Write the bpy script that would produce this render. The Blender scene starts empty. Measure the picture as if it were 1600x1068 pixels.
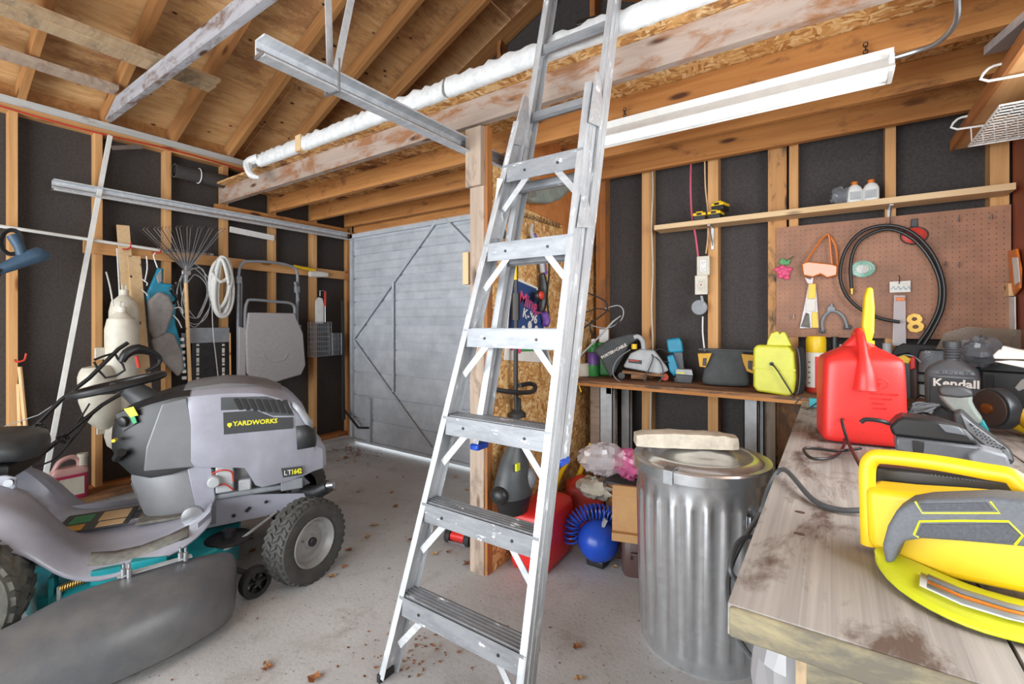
import bpy, math, random
from mathutils import Vector, Matrix
random.seed(7)
S = bpy.context.scene
C = S.collection
PI = math.pi
# ---------------------------------------------------------------- camera
cam_d = bpy.data.cameras.new('camera'); cam = bpy.data.objects.new('camera', cam_d); C.objects.link(cam)
S.camera = cam
YAW = math.radians(34.6); FPX = 725.0; EYE = 1.3
cam.location = (0, 0, EYE); cam.rotation_euler = (PI/2, 0, YAW)
cam_d.sensor_width = 36; cam_d.lens = FPX/1600*36
cam_d.shift_y = -31/1600; cam_d.clip_start = 0.05
# ---------------------------------------------------------------- exposure and light
S.view_settings.view_transform = 'Standard'; S.view_settings.look = 'None'
S.view_settings.gamma = 1; S.view_settings.use_curve_mapping = False
S.view_settings.exposure = 0.0
w = bpy.data.worlds.new('sky'); S.world = w; w.use_nodes = True
bg = w.node_tree.nodes['Background']; bg.inputs[0].default_value = (.86, .93, 1, 1); bg.inputs[1].default_value = 2.6
def area(name, loc, rot, sx, sy, power, col=(1, 1, 1)):
    l = bpy.data.lights.new(name, 'AREA'); l.shape = 'RECTANGLE'; l.size = sx; l.size_y = sy; l.energy = power; l.color = col
    o = bpy.data.objects.new(name, l); C.objects.link(o); o.location = loc; o.rotation_euler = rot
    return o
# daylight through the open doorway behind the camera and the window over the bench
area('doorway_daylight', (-1.9, -2.5, 1.25), (math.radians(84), 0, 0), 4.4, 2.3, 250, (.93, .97, 1))
area('window_daylight', (.95, 1.15, 1.62), (0, math.radians(90), 0), .9, 1.9, 42, (.97, .99, 1))
# ---------------------------------------------------------------- measuring helpers (photo pixel -> point on a real plane)
CA, SA = math.cos(YAW), math.sin(YAW)
def ray(u, v):
    a = (u-800)/FPX; return (-SA+a*CA, CA+a*SA, -(v-503)/FPX)
def AX(u, v, x): r = ray(u, v); d = x/r[0]; return Vector((x, r[1]*d, EYE+r[2]*d))
def AY(u, v, y): r = ray(u, v); d = y/r[1]; return Vector((r[0]*d, y, EYE+r[2]*d))
def AZ(u, v, z): r = ray(u, v); d = (z-EYE)/r[2]; return Vector((r[0]*d, r[1]*d, z))
def AD(u, v, d): r = ray(u, v); return Vector((r[0]*d, r[1]*d, EYE+r[2]*d))
def AV(u, v, p, q):   # vertical plane through p and q
    n = Vector((q[1]-p[1], p[0]-q[0], 0)); r = Vector(ray(u, v)); e = Vector((0, 0, EYE))
    return e + r*((Vector(p)-e).dot(n)/r.dot(n))
# ---------------------------------------------------------------- materials
def lin(c):
    if isinstance(c, str): c = tuple(int(c[i:i+2], 16)/255 for i in (0, 2, 4))
    return tuple((x/12.92 if x <= .04045 else ((x+.055)/1.055)**2.4) for x in c[:3]) + (1,)
class NT:
    def __init__(s, name):
        s.m = bpy.data.materials.new(name); s.m.use_nodes = True; s.t = s.m.node_tree
        s.b = s.t.nodes['Principled BSDF']; s.tc = None
    def n(s, typ, **kw):
        nd = s.t.nodes.new(typ)
        for k, v in kw.items():
            if k.startswith('_'): setattr(nd, k[1:], v)
            else: nd.inputs[k.replace('__', ' ')].default_value = v
        return nd
    def l(s, a, b): s.t.links.new(a, b)
    def co(s, scale=(1, 1, 1), rnd=True):
        tc = s.n('ShaderNodeTexCoord'); mp = s.n('ShaderNodeMapping'); mp.inputs['Scale'].default_value = scale
        s.l(tc.outputs['Object'], mp.inputs['Vector'])
        if rnd:
            oi = s.n('ShaderNodeObjectInfo'); mu = s.n('ShaderNodeMath', _operation='MULTIPLY'); mu.inputs[1].default_value = 37.0
            s.l(oi.outputs['Random'], mu.inputs[0]); s.l(mu.outputs[0], mp.inputs['Location'])
        return mp.outputs['Vector']
    def noise(s, vec, scale=5, detail=4, rough=.6, dist=0):
        nd = s.n('ShaderNodeTexNoise'); nd.inputs['Scale'].default_value = scale; nd.inputs['Detail'].default_value = detail
        nd.inputs['Roughness'].default_value = rough; nd.inputs['Distortion'].default_value = dist
        s.l(vec, nd.inputs['Vector']); return nd.outputs['Fac']
    def ramp(s, fac, stops):
        r = s.n('ShaderNodeValToRGB'); e = r.color_ramp.elements
        while len(e) < len(stops): e.new(.5)
        for i, (p, c) in enumerate(stops): e[i].position = p; e[i].color = lin(c) if not isinstance(c, (int, float)) else (c, c, c, 1)
        s.l(fac, r.inputs[0]); return r.outputs[0]
    def mix(s, fac, a, b, mode='MIX'):
        m = s.n('ShaderNodeMix', _data_type='RGBA', _blend_type=mode)
        for sock, val in ((m.inputs[0], fac), (m.inputs[6], a), (m.inputs[7], b)):
            if hasattr(val, 'is_output'): s.l(val, sock)
            elif isinstance(val, (int, float)): sock.default_value = val
            else: sock.default_value = lin(val)
        return m.outputs[2]
    def bump(s, h, st=.3, dist=.01):
        b = s.n('ShaderNodeBump'); b.inputs['Strength'].default_value = st; b.inputs['Distance'].default_value = dist
        s.l(h, b.inputs['Height']); s.l(b.outputs[0], s.b.inputs['Normal'])
    def fin(s, col, rough=.6, metal=0, **kw):
        if hasattr(col, 'is_output'): s.l(col, s.b.inputs['Base Color'])
        else: s.b.inputs['Base Color'].default_value = lin(col)
        if hasattr(rough, 'is_output'): s.l(rough, s.b.inputs['Roughness'])
        else: s.b.inputs['Roughness'].default_value = rough
        s.b.inputs['Metallic'].default_value = metal
        for k, v in kw.items(): s.b.inputs[k.replace('_', ' ')].default_value = v
        return s.m
def wood(name, a, b, knot='4a2a14', grime=None, gfac=.5, rough=.75, g=22):
    t = NT(name); v = t.co((1.2, g, g)); n = t.noise(v, 1.0, 5, .65, .6)
    col = t.ramp(n, [(.3, a), (.7, b)])
    vk = t.co((2.6, 9, 9)); vo = t.n('ShaderNodeTexVoronoi'); t.l(vk, vo.inputs['Vector']); vo.inputs['Scale'].default_value = 1
    k = t.ramp(vo.outputs['Distance'], [(.08, 1.0), (.17, 0.0)]); col = t.mix(k, col, knot)
    if grime:
        n2 = t.noise(t.co((3, 7, 7)), 1.4, 6, .7, .4); gf = t.ramp(n2, [(gfac-.06, 0.0), (gfac+.08, 1.0)]); col = t.mix(gf, col, grime)
    t.bump(n, .25, .004); return t.fin(col, rough)
def osb(name, dark=.6):
    t = NT(name); base = t.co((1, 1, 1))
    nz = t.n('ShaderNodeTexNoise'); nz.inputs['Scale'].default_value = 7; t.l(base, nz.inputs['Vector'])
    mx = t.n('ShaderNodeMix', _data_type='VECTOR'); mx.inputs[0].default_value = .10; t.l(base, mx.inputs[4]); t.l(nz.outputs['Color'], mx.inputs[5])
    def layer(sc, rot):
        mp = t.n('ShaderNodeMapping'); mp.inputs['Scale'].default_value = sc; mp.inputs['Rotation'].default_value = rot
        t.l(mx.outputs[1], mp.inputs['Vector']); vo = t.n('ShaderNodeTexVoronoi'); t.l(mp.outputs[0], vo.inputs['Vector']); vo.inputs['Scale'].default_value = 1
        sp = t.n('ShaderNodeSeparateColor'); t.l(vo.outputs['Color'], sp.inputs[0])
        return t.ramp(sp.outputs[0], [(0, 'a06c38'), (.25, 'bb854a'), (.5, 'cf9f62'), (.8, 'dcb47a'), (1, 'e8c99a')]), sp.outputs[1]
    c1, r1 = layer((22, 75, 75), (.5, .4, .3)); c2, r2 = layer((75, 22, 26), (.2, .5, .8))
    col = t.mix(t.ramp(r1, [(.49, 0.0), (.51, 1.0)]), c1, c2)
    st = t.ramp(t.noise(base, 3.2, 5, .7), [(dark, 0.0), (dark+.12, 1.0)]); col = t.mix(st, col, '6a3a22')
    t.bump(r1, .2, .003); return t.fin(col, .7)
def pm(name, c, rough=.5, metal=0, var=.12, sc=14, c2=None, bump=0, **kw):
    t = NT(name); n = t.noise(t.co(), sc, 5, .65)
    l0 = lin(c)
    dk = c2 or tuple((x**(1/2.2))*(1-var) for x in l0[:3])
    col = t.ramp(n, [(.35, c), (.68, dk)])
    if bump: t.bump(n, bump, .002)
    return t.fin(col, rough, metal, **kw)
def plywood(name):
    t = NT(name); v = t.co((2, 12, 12)); n = t.noise(v, 1, 6, .7, 1.5)
    col = t.ramp(n, [(.25, 'b98a54'), (.5, 'cfa36e'), (.75, 'e2bf90')])
    st = t.ramp(t.noise(t.co((1, 2.2, 2.2)), 1.6, 6, .75), [(.5, 0.0), (.62, .9)]); col = t.mix(st, col, '9c6f4a')
    vo = t.n('ShaderNodeTexVoronoi'); t.l(t.co((5.5, 9, 9)), vo.inputs['Vector']); vo.inputs['Scale'].default_value = 1
    col = t.mix(t.ramp(vo.outputs['Distance'], [(.07, 1.0), (.13, 0.0)]), col, '4c2c18')
    t.bump(n, .15, .003); return t.fin(col, .75)
def concrete():
    t = NT('concrete floor'); v = t.co(rnd=False)
    n1 = t.noise(v, 1.3, 6, .6); n2 = t.noise(v, 55, 3, .7); n3 = t.noise(v, 5, 8, .75, .5)
    c = t.ramp(n1, [(.3, 'a9a8a6'), (.55, 'bab9b8'), (.75, 'c6c6c6')])
    c = t.mix(t.ramp(n3, [(.52, 0.0), (.72, .55)]), c, '857a6e')
    c = t.mix(t.ramp(n2, [(.3, .35), (.45, 0.0)]), c, '76716a')
    vo = t.n('ShaderNodeTexVoronoi'); t.l(v, vo.inputs['Vector']); vo.inputs['Scale'].default_value = 26
    c = t.mix(t.ramp(vo.outputs['Distance'], [(.06, .8), (.11, 0.0)]), c, '4a4038')
    t.bump(n2, .3, .004); return t.fin(c, .85)
def alum(name, a='b9bcc0', b='8d9094', paint='eef0f1', rough=.38, pf=.62):
    t = NT(name); n = t.noise(t.co((2, 9, 9)), 3, 6, .7, .3); col = t.ramp(n, [(.3, b), (.6, a)])
    p = t.ramp(t.noise(t.co((5, 14, 14)), 2, 6, .7), [(pf, 0.0), (pf+.04, 1.0)]); col = t.mix(p, col, paint)
    mr = t.ramp(p, [(0, .35), (1, .05)]); t.l(mr, t.b.inputs['Metallic'])
    m = t.fin(col, rough); return m
def galv(name):
    t = NT(name); vo = t.n('ShaderNodeTexVoronoi'); t.l(t.co(), vo.inputs['Vector']); vo.inputs['Scale'].default_value = 45
    sp = t.n('ShaderNodeSeparateColor'); t.l(vo.outputs['Color'], sp.inputs[0])
    col = t.ramp(sp.outputs[0], [(0, 'd2d5d8'), (1, 'dcdfe2')])
    col = t.mix(t.ramp(t.noise(t.co((4, 4, 1)), 2, 5), [(.55, 0.0), (.7, .4)]), col, '8b8c8a')
    return t.fin(col, t.ramp(sp.outputs[1], [(0, .22), (1, .27)]), .88)
M = {}
M['stud'] = wood('stud lumber', 'c08a53', 'd9a972', knot='8a5328')
M['stud_dark'] = wood('old reddish lumber', '8d5428', 'b97a40', knot='4a2a14', grime='7b5a44', gfac=.6)
M['rafter'] = wood('rafter lumber', '966337', 'b88751', knot='5d351b')
M['joist'] = wood('joist lumber', 'a66a34', 'c78d50', knot='56301a', grime='7a4f30', gfac=.62)
M['joist_white'] = wood('weathered whitewashed joist', '968579', 'ac9b8f', grime='8f6342', gfac=.53)
M['weather'] = wood('weathered grey board', 'a08d7d', 'bda996', grime='857264', gfac=.6)
M['whitewash'] = wood('whitewashed plate', 'aeb0ae', 'c9cac8', grime='8a7f75', gfac=.62)
M['tie'] = wood('tie beam with grey paint', '96959a', 'b4b4b9', grime='74594a', gfac=.56)
M['pale'] = wood('pale board', 'cdaa7d', 'dfc298')
M['pale_grey'] = wood('greyed board', 'a4896a', 'c3aa88', grime='8b7964', gfac=.55)
M['stain_stud'] = wood('stained stud', 'b07d4c', 'c99660', grime='3f3733', gfac=.55)
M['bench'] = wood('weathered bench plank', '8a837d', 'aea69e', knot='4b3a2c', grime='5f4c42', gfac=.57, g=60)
M['bench_end'] = wood('bench end grain', '857a5e', 'a59a78', grime='6b6558', gfac=.5, g=30)
M['benchboard'] = wood('back bench board', '7d5638', 'a8774c', grime='5e4636', gfac=.52)
M['handle'] = wood('turned wood handle', 'd0a673', 'e0bd8e', g=8)
M['ply'] = plywood('roof plywood'); M['osb'] = osb('strand board'); M['osb2'] = osb('dark strand board', .5)
M['plysheet'] = wood('orange plywood sheet', 'b06a33', 'c9844a', g=9)
M['hardboard'] = pm('brown hardboard', 'a8704f', .6, var=.16, sc=3)
M['peg'] = pm('pegboard brown', 'ab7a5e', .6, var=.2, sc=5)
M['red_hard'] = pm('red brown hardboard', '9a4d33', .5, var=.2, sc=3)
M['felt'] = pm('black sheathing felt', '474240', .85, var=.25, sc=90, c2='373331', bump=.3)
M['concrete'] = concrete()
M['alum'] = alum('worn aluminium', '9a9da1', '7b7e82'); M['alum2'] = alum('bright aluminium', 'cdd0d3', 'adb0b4', pf=.6)
M['track'] = alum('galvanised track', 'd6dade', 'b8bdc2', pf=.9)
M['galv'] = galv('galvanised steel')
M['steel'] = pm('steel', 'b5b7ba', .35, .9); M['darksteel'] = pm('dark steel', '4a4a4c', .45, .8)
M['door'] = pm('grey painted door', 'c6cbd1', .6, .0, var=.12, sc=5, c2='adb3ba')
M['dkblue'] = pm('dusty dark blue plastic', '3d5a72', .5, var=.2)
M['guardgrey'] = pm('grey green plastic', '8f9a92', .45, var=.15)
M['dkgreen'] = pm('dark green plastic', '2e4438', .45)
M['brown'] = pm('brown plastic', '5a4340', .45)
M['stain'] = pm('dark brown cap', '4a3a36', .5)
M['cloth_dk'] = pm('dark grey cloth', '4f5253', .8, var=.2, sc=12)
M['mustard'] = pm('mustard strap', 'd9a21e', .5)
M['oilgrey'] = pm('graphite plastic', '686b70', .33, .2)
M['guardblk'] = pm('dark glossy guard', '4a4c50', .3, .4)
M['blackgrip'] = pm('ribbed grip pad', '585b61', .65, var=.2, sc=240, bump=.6)
M['grip'] = pm('charcoal grip rubber', '6b6e74', .6, var=.1, sc=200, bump=.5)
M['black'] = pm('black plastic', '232324', .42, var=.2); M['blackr'] = pm('black rubber', '2c2c2c', .7, var=.25, sc=30)
M['dkgrey'] = pm('dark grey plastic', '4b4e50', .45, var=.15); M['grey'] = pm('grey plastic', '8b8f94', .45)
M['ltgrey'] = pm('light grey plastic', 'b3b6b8', .5); M['white'] = pm('white plastic', 'e6e6e2', .4, var=.06)
M['cream'] = pm('cream plastic', 'd8d2c2', .45, var=.12, sc=5); M['foam'] = pm('white foam', 'e2e4e4', .8, var=.1, sc=25, bump=.8)
M['red'] = pm('red plastic', 'e02b26', .38, var=.08, bump=.15, sc=160); M['red2'] = pm('dusty red plastic', 'd8402e', .5, var=.2, sc=8)
M['yellow'] = pm('yellow plastic', 'f2c81c', .38, var=.05); M['lime'] = pm('lime yellow plastic', 'd8dc2a', .4, var=.05)
M['yelgreen'] = pm('yellow green plastic', 'd3d23c', .42, var=.06); M['blue'] = pm('blue paint', '1e4fc0', .3, var=.08)
M['teal'] = pm('teal plastic', '1f8fb0', .4, var=.1); M['tealp'] = pm('teal paint', '1a98a0', .45, var=.25, sc=8)
M['green'] = pm('green plastic', '3f9b4c', .4); M['purple'] = pm('purple plastic', '7d55a8', .4)
M['orange'] = pm('orange plastic', 'e07a2a', .35); M['pink'] = pm('pink plastic', 'e0527e', .45); M['pinkcord'] = pm('pink cord', 'd8607a', .5)
M['copper'] = pm('copper', 'b06a3a', .35, .8); M['brass'] = pm('brass', 'c8a04e', .35, .6)
M['card'] = pm('cardboard', 'c89b68', .8, var=.06); M['paper'] = pm('paper', 'e8e4dc', .8, var=.05)
M['rope'] = pm('white rope', 'dcdcd8', .8, var=.12, sc=120, bump=.6)
M['stone'] = pm('limestone slab', 'd6cbb8', .85, var=.16, sc=18, bump=.6)
M['leaf'] = pm('dry leaf', 'a5683a', .8, var=.35, sc=30); M['leaf2'] = pm('pale dry leaf', 'c79a6a', .8, var=.3, sc=30)
M['fabric'] = pm('grey mesh fabric', 'a9a4a5', .85, var=.06, sc=60, bump=.3)
M['vestgrey'] = pm('grey vest fabric', '97928f', .75, var=.15); M['navy'] = pm('navy print', '2c4a80', .6)
M['lilac'] = pm('lilac grey tractor paint', 'a3a4b0', .32, .1, var=.1, sc=3, c2='8f8f98')
M['hoodgrey'] = pm('hood grey paint', '7c7d80', .4, .1, var=.1, sc=4); M['lamp'] = pm('lamp lens', 'b8bcc2', .15)
M['treadgrey'] = pm('dusty tread plate', '7d7a72', .8, var=.25, sc=30)
M['tyre'] = pm('tyre rubber', '383836', .75, var=.3, sc=20, c2='4c4b46'); M['chute'] = pm('scuffed black rubber', '55575a', .36, var=.3, sc=9, c2='686766')
M['tyre_dusty'] = pm('dusty tyre rubber', '6b6a62', .8, var=.3, sc=12, c2='4c4b46')
M['rim'] = pm('wheel rim grey', '9a9a98', .5, .2, var=.1)
M['labelblack'] = pm('label black', '3a3b3c', .5); M['labelyellow'] = pm('label yellow', 'e6e02a', .5); M['labelgreen'] = pm('label green', '2f9a62', .5)
def clear(name, c, alpha=.3, rough=.08):
    t = NT(name); t.fin(c, rough); t.b.inputs['Alpha'].default_value = alpha; t.b.inputs['Specular IOR Level'].default_value = .8; return t.m
M['clear'] = clear('clear plastic', 'dfe6ea', .28); M['bag'] = clear('clear bag plastic', 'e8e2e6', .45, .15); M['bagw'] = clear('pale sack plastic', '9b999a', .85, .3); M['bagp'] = clear('pink bag plastic', 'f07ab0', .6, .2)
M['glassdark'] = clear('smoky plastic', '8a8f96', .45); M['greenc'] = clear('green line plastic', '35c08a', .75)
M['orangec'] = clear('orange clear plastic', 'e8802a', .7); M['washer'] = clear('pink fluid jug', 'b8355a', .93, .3); M['washer2'] = clear('pale jug top', 'd8a8a4', .9, .3)
M['bluec'] = clear('blue bottle plastic', '5aa0c8', .8); M['sheetc'] = clear('brown film', '8a7a66', .55, .3)
t = NT('fluorescent tube'); t.fin('f4f8ff', .3); t.b.inputs['Emission Color'].default_value = (.95, .98, 1, 1); t.b.inputs['Emission Strength'].default_value = .9; M['tube'] = t.m  # low tube glow added as fill for the back wall and loft
# ---------------------------------------------------------------- mesh builder
class MB:
    def __init__(s): s.v = []; s.f = []; s.mi = []; s.m = 0
    def add(s, vs, fs, T=None):
        o = len(s.v)
        for p in vs: p = Vector(p); s.v.append(tuple(T @ p) if T is not None else tuple(p))
        for f in fs: s.f.append(tuple(o+i for i in f)); s.mi.append(s.m)
        return s
    def box(s, x0, y0, z0, x1, y1, z1, T=None):
        vs = [(x0, y0, z0), (x1, y0, z0), (x1, y1, z0), (x0, y1, z0), (x0, y0, z1), (x1, y0, z1), (x1, y1, z1), (x0, y1, z1)]
        return s.add(vs, [(0, 3, 2, 1), (4, 5, 6, 7), (0, 1, 5, 4), (1, 2, 6, 5), (2, 3, 7, 6), (3, 0, 4, 7)], T)
    def beam(s, p, q, w, h, up=(0, 0, 1)):
        return s.box(0, -w/2, -h/2, (Vector(q)-Vector(p)).length, w/2, h/2, frame(p, Vector(q)-Vector(p), up))
    def ring(s, c, r, n, X, Y): return [c+X*(r*math.cos(2*PI*i/n))+Y*(r*math.sin(2*PI*i/n)) for i in range(n)]
    def loft(s, rings, closed=True, caps=True, T=None, loop=False):
        n = len(rings[0]); vs = [p for r in rings for p in r]; fs = []
        for k in range(len(rings)-(0 if loop else 1)):
            k2 = (k+1) % len(rings)
            for i in range(n if closed else n-1):
                j = (i+1) % n; fs.append((k*n+i, k*n+j, k2*n+j, k2*n+i))
        if caps and not loop and closed: fs.append(tuple(range(n))[::-1]); fs.append(tuple((len(rings)-1)*n+i for i in range(n)))
        return s.add(vs, fs, T)
    def tube(s, pts, r, n=8, closed=False, T=None, smooth=0):
        pts = [Vector(p) for p in pts]
        if smooth: pts, r = spline(pts, smooth, closed, r)
        N = len(pts); rs = r if isinstance(r, (list, tuple)) else [r]*N; rings = []; X = None
        for i, p in enumerate(pts):
            a = pts[(i-1) % N] if (closed or i > 0) else p; b = pts[(i+1) % N] if (closed or i < N-1) else p
            d = (b-a).normalized() if (b-a).length > 1e-9 else Vector((0, 0, 1))
            if X is None: X = d.orthogonal().normalized()
            else:
                X = X-d*X.dot(d); X = X.normalized() if X.length > 1e-6 else d.orthogonal().normalized()
            rings.append(s.ring(p, rs[i], n, X, d.cross(X)))
        return s.loft(rings, True, True, T, closed)
    def lathe(s, prof, n=24, T=None, cap=True):
        rings = [[Vector((r*math.cos(2*PI*i/n), r*math.sin(2*PI*i/n), z)) for i in range(n)] for r, z in prof]
        return s.loft(rings, True, cap, T)
    def prism(s, pts, vec, T=None):
        pts = [Vector(p) for p in pts]; vec = Vector(vec); n = len(pts)
        return s.add(pts+[p+vec for p in pts], [tuple(range(n)), tuple(range(2*n-1, n-1, -1))]+[(i, n+i, n+(i+1) % n, (i+1) % n) for i in range(n)], T)
    def ell(s, c, r, n=16, T=None, e=1.0):
        c = Vector(c); rings = []
        def pw(x): return math.copysign(abs(x)**e, x)
        for k in range(n//2+1):
            a = -PI/2+PI*k/(n//2); cr = pw(math.cos(a)); 
            if k in (0, n//2): cr = .02
            rings.append([c+Vector((r[0]*cr*pw(math.cos(2*PI*i/n)), r[1]*cr*pw(math.sin(2*PI*i/n)), r[2]*pw(math.sin(a)))) for i in range(n)])
        return s.loft(rings, True, True, T)
    def build(s, name, mat, parent=None, world=False, bevel=0, seg=2, ang=35, sub=0, mats=None, kind=None, label=None, mw=None, solid=0):
        me = bpy.data.meshes.new(name); me.from_pydata(s.v, [], s.f)
        for m in (mats or [mat]): me.materials.append(M[m] if isinstance(m, str) else m)
        if mats: me.polygons.foreach_set('material_index', s.mi)
        me.polygons.foreach_set('use_smooth', [True]*len(me.polygons)); me.set_sharp_from_angle(angle=math.radians(ang)); me.update()
        if not bevel and not solid:
            import bmesh
            bm = bmesh.new(); bm.from_mesh(me); bmesh.ops.recalc_face_normals(bm, faces=bm.faces[:]); bm.to_mesh(me); bm.free()
        o = bpy.data.objects.new(name, me); C.objects.link(o); attach(o, parent, world, mw)
        if solid: q = o.modifiers.new('solid', 'SOLIDIFY'); q.thickness = solid; q.offset = 0
        if bevel: q = o.modifiers.new('bevel', 'BEVEL'); q.width = bevel; q.segments = seg; q.limit_method = 'ANGLE'; q.angle_limit = math.radians(40); q.harden_normals = False
        if sub: q = o.modifiers.new('sub', 'SUBSURF'); q.levels = sub; q.render_levels = sub
        if kind: o['kind'] = kind
        if label: o['label'] = label
        return o
def wm(o):
    m = o.matrix_basis.copy()
    if o.parent: m = wm(o.parent) @ o.matrix_parent_inverse @ m
    return m
def attach(o, parent, world=False, mw=None):
    if mw is not None: o.matrix_basis = mw
    if parent is not None:
        o.parent = parent
        if world: o.matrix_parent_inverse = wm(parent).inverted()
def frame(o, x, up=(0, 0, 1)):
    x = Vector(x).normalized(); up = Vector(up)
    if abs(x.dot(up.normalized())) > .999: up = Vector((0, 1, 0))
    y = up.cross(x).normalized(); z = x.cross(y)
    m = Matrix((x, y, z)).transposed().to_4x4(); m.translation = Vector(o); return m
def TR(x, y, z, rz=0, rx=0, ry=0, s=None):
    m = Matrix.Translation((x, y, z)) @ Matrix.Rotation(rz, 4, 'Z') @ Matrix.Rotation(ry, 4, 'Y') @ Matrix.Rotation(rx, 4, 'X')
    if s: m = m @ Matrix.Diagonal((*s, 1))
    return m
def spline(pts, k, closed, r=None):
    out = []; N = len(pts); rr = []; rl = isinstance(r, (list, tuple))
    for i in range(N if closed else N-1):
        p0 = pts[(i-1) % N] if closed or i > 0 else pts[i]; p1 = pts[i]; p2 = pts[(i+1) % N]; p3 = pts[(i+2) % N] if closed or i < N-2 else p2
        for j in range(k):
            t = j/k; out.append(.5*((2*p1)+(p2-p0)*t+(2*p0-5*p1+4*p2-p3)*t*t+(3*p1-p0-3*p2+p3)*t**3))
            if rl: rr.append(r[i]*(1-t)+r[(i+1) % N]*t)
    if not closed:
        out.append(pts[-1])
        if rl: rr.append(r[-1])
    return out, (rr if rl else r)
_lc = {}
def lumber(name, p, q, wd, ht, mat, parent, up=(0, 0, 1), label=None, bevel=.002, world=True):
    """a straight board from p to q as its own object; alike boards share one mesh"""
    L = round((Vector(q)-Vector(p)).length, 3); key = (L, wd, ht, mat)
    mw = frame(p, Vector(q)-Vector(p), up)
    if key not in _lc:
        o = MB().box(0, -wd/2, -ht/2, L, wd/2, ht/2).build(name, mat, parent, world, mw=mw); _lc[key] = o.data
    else:
        o = bpy.data.objects.new(name, _lc[key]); C.objects.link(o); attach(o, parent, world, mw)
    if label: o['label'] = label
    return o
def thing(name, label, cat, loc=(0, 0, 0), rz=0, group=None):
    o = bpy.data.objects.new(name, None); C.objects.link(o); o.empty_display_size = .05
    o.location = loc; o.rotation_euler = (0, 0, rz); o['label'] = label; o['category'] = cat
    if group: o['group'] = group
    return o
def tag(o, label, cat, group=None):
    o['label'] = label; o['category'] = cat
    if group: o['group'] = group
    return o
def struct(o): o['kind'] = 'structure'; return o
def kids(o): return [c for c in bpy.data.objects if c.parent == o]
def dup(root, loc, rz=0, label=None, sc=None):
    r = root.copy(); C.objects.link(r); r.location = loc; r.rotation_euler = (0, 0, rz)
    if sc: r.scale = sc
    if label: r['label'] = label
    for ch in kids(root):
        c = ch.copy(); C.objects.link(c); c.parent = r
        for g in kids(ch): d = g.copy(); C.objects.link(d); d.parent = c
    return r
def text(body, size, mw, mat, parent, name='lettering', world=True, ext=.0008, sx=1.0, align='LEFT', bold=0):
    cu = bpy.data.curves.new(name, 'FONT'); cu.body = body; cu.size = size; cu.extrude = ext; cu.align_x = align; cu.resolution_u = 2; cu.offset = bold
    to = bpy.data.objects.new(name, cu); C.objects.link(to)
    dg = bpy.context.evaluated_depsgraph_get(); me = bpy.data.meshes.new_from_object(to.evaluated_get(dg)); bpy.data.objects.remove(to)
    me.materials.clear(); me.materials.append(M[mat]); o = bpy.data.objects.new(name, me); C.objects.link(o)
    attach(o, parent, world, mw @ Matrix.Diagonal((sx, 1, 1, 1))); return o
def tframe(o, x, y):   # text frame: x = reading direction, y = up in the text plane
    x = Vector(x).normalized(); y = Vector(y); y = (y-x*y.dot(x)).normalized(); z = x.cross(y)
    m = Matrix((x, y, z)).transposed().to_4x4(); m.translation = Vector(o); return m
# ================================================================ SETTING
WL, WB, WR = -4.32, 3.14, .7     # inner faces of the left, back and right studs
struct(MB().box(-4.6, -2.6, -.12, .95, 3.16, 0).build('floor', 'concrete'))
struct(MB().box(-9, 3.16, -.14, 5, 9, -.02).build('ground', 'concrete'))
struct(MB().box(-9, -9, -.14, 5, -2.6, -.02).build('ground', 'concrete'))
# left wall
wl = struct(MB().box(-4.425, -2.5, 0, -4.41, 3.25, 2.8).build('wall_left', 'felt'))
yy = .633
for k in range(-7, 7): lumber('stud', (-4.365, yy+k*.422, .06), (-4.365, yy+k*.422, 2.65), .089, .04, 'stud', wl, up=(0, 1, 0))
MB().box(-4.41, -2.5, 0, -4.16, 3.1, .085).build('curb', 'concrete', wl, True)
lumber('bottom_plate', (-4.355, -2.5, .105), (-4.355, 3.1, .105), .11, .04, 'stud_dark', wl)
lumber('sill_board', (-4.2, .2, .10), (-4.2, 2.2, .10), .16, .03, 'benchboard', wl)
lumber('top_plate', (-4.365, -2.5, 2.67), (-4.365, 3.1, 2.67), .089, .04, 'stud', wl)
lumber('top_plate', (-4.36, -2.5, 2.715), (-4.36, 3.1, 2.715), .1, .048, 'whitewash', wl)
lumber('nailing_board', AX(130, 385, -4.31)+Vector((0, 0, 0)), AX(545, 431, -4.31), .022, .085, 'stud', wl)
lumber('loft_ledger', (-4.3, 1.8, 2.27), (-4.3, 3.1, 2.27), .03, .06, 'joist', wl)
# back wall: felt beside, above and to the right of the garage door
wb = MB()
wb.box(-4.42, 3.229, 0, -4.26, 3.24, 2.45); wb.box(-1.5, 3.229, 0, .8, 3.24, 2.45); wb.box(-4.42, 3.229, 2.3, -1.5, 3.24, 2.45)
wb.prism([(-4.42, 3.229, 2.45), (.82, 3.229, 2.45), (.82, 3.229, 2.75), (-1.8, 3.229, 3.98), (-4.42, 3.229, 2.8)], (0, .011, 0))
wb = struct(wb.build('wall_back', 'felt'))
for x0, x1, m in ((-1.079, -1.012, 'stud'), (-.651, -.591, 'stud'), (-.314, -.219, 'stain_stud'), (-.206, -.161, 'stud'), (.231, .275, 'stud'), (.625, .69, 'stud'), (-1.42, -1.35, 'stud_dark')):
    lumber('stud', ((x0+x1)/2, 3.185, .04), ((x0+x1)/2, 3.185, 2.39), .089, round(x1-x0, 3), m, wb, up=(1, 0, 0))
for x0 in (-4.29,): lumber('jamb_stud', (x0, 3.15, .0), (x0, 3.15, 2.26), .07, .05, 'stud_dark', wb, up=(1, 0, 0))
lumber('bottom_plate', (-1.4, 3.185, .02), (.75, 3.185, .02), .089, .04, 'stud_dark', wb)
lumber('top_plate', (-4.25, 3.17, 2.418), (.75, 3.17, 2.418), .07, .05, 'whitewash', wb)
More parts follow.
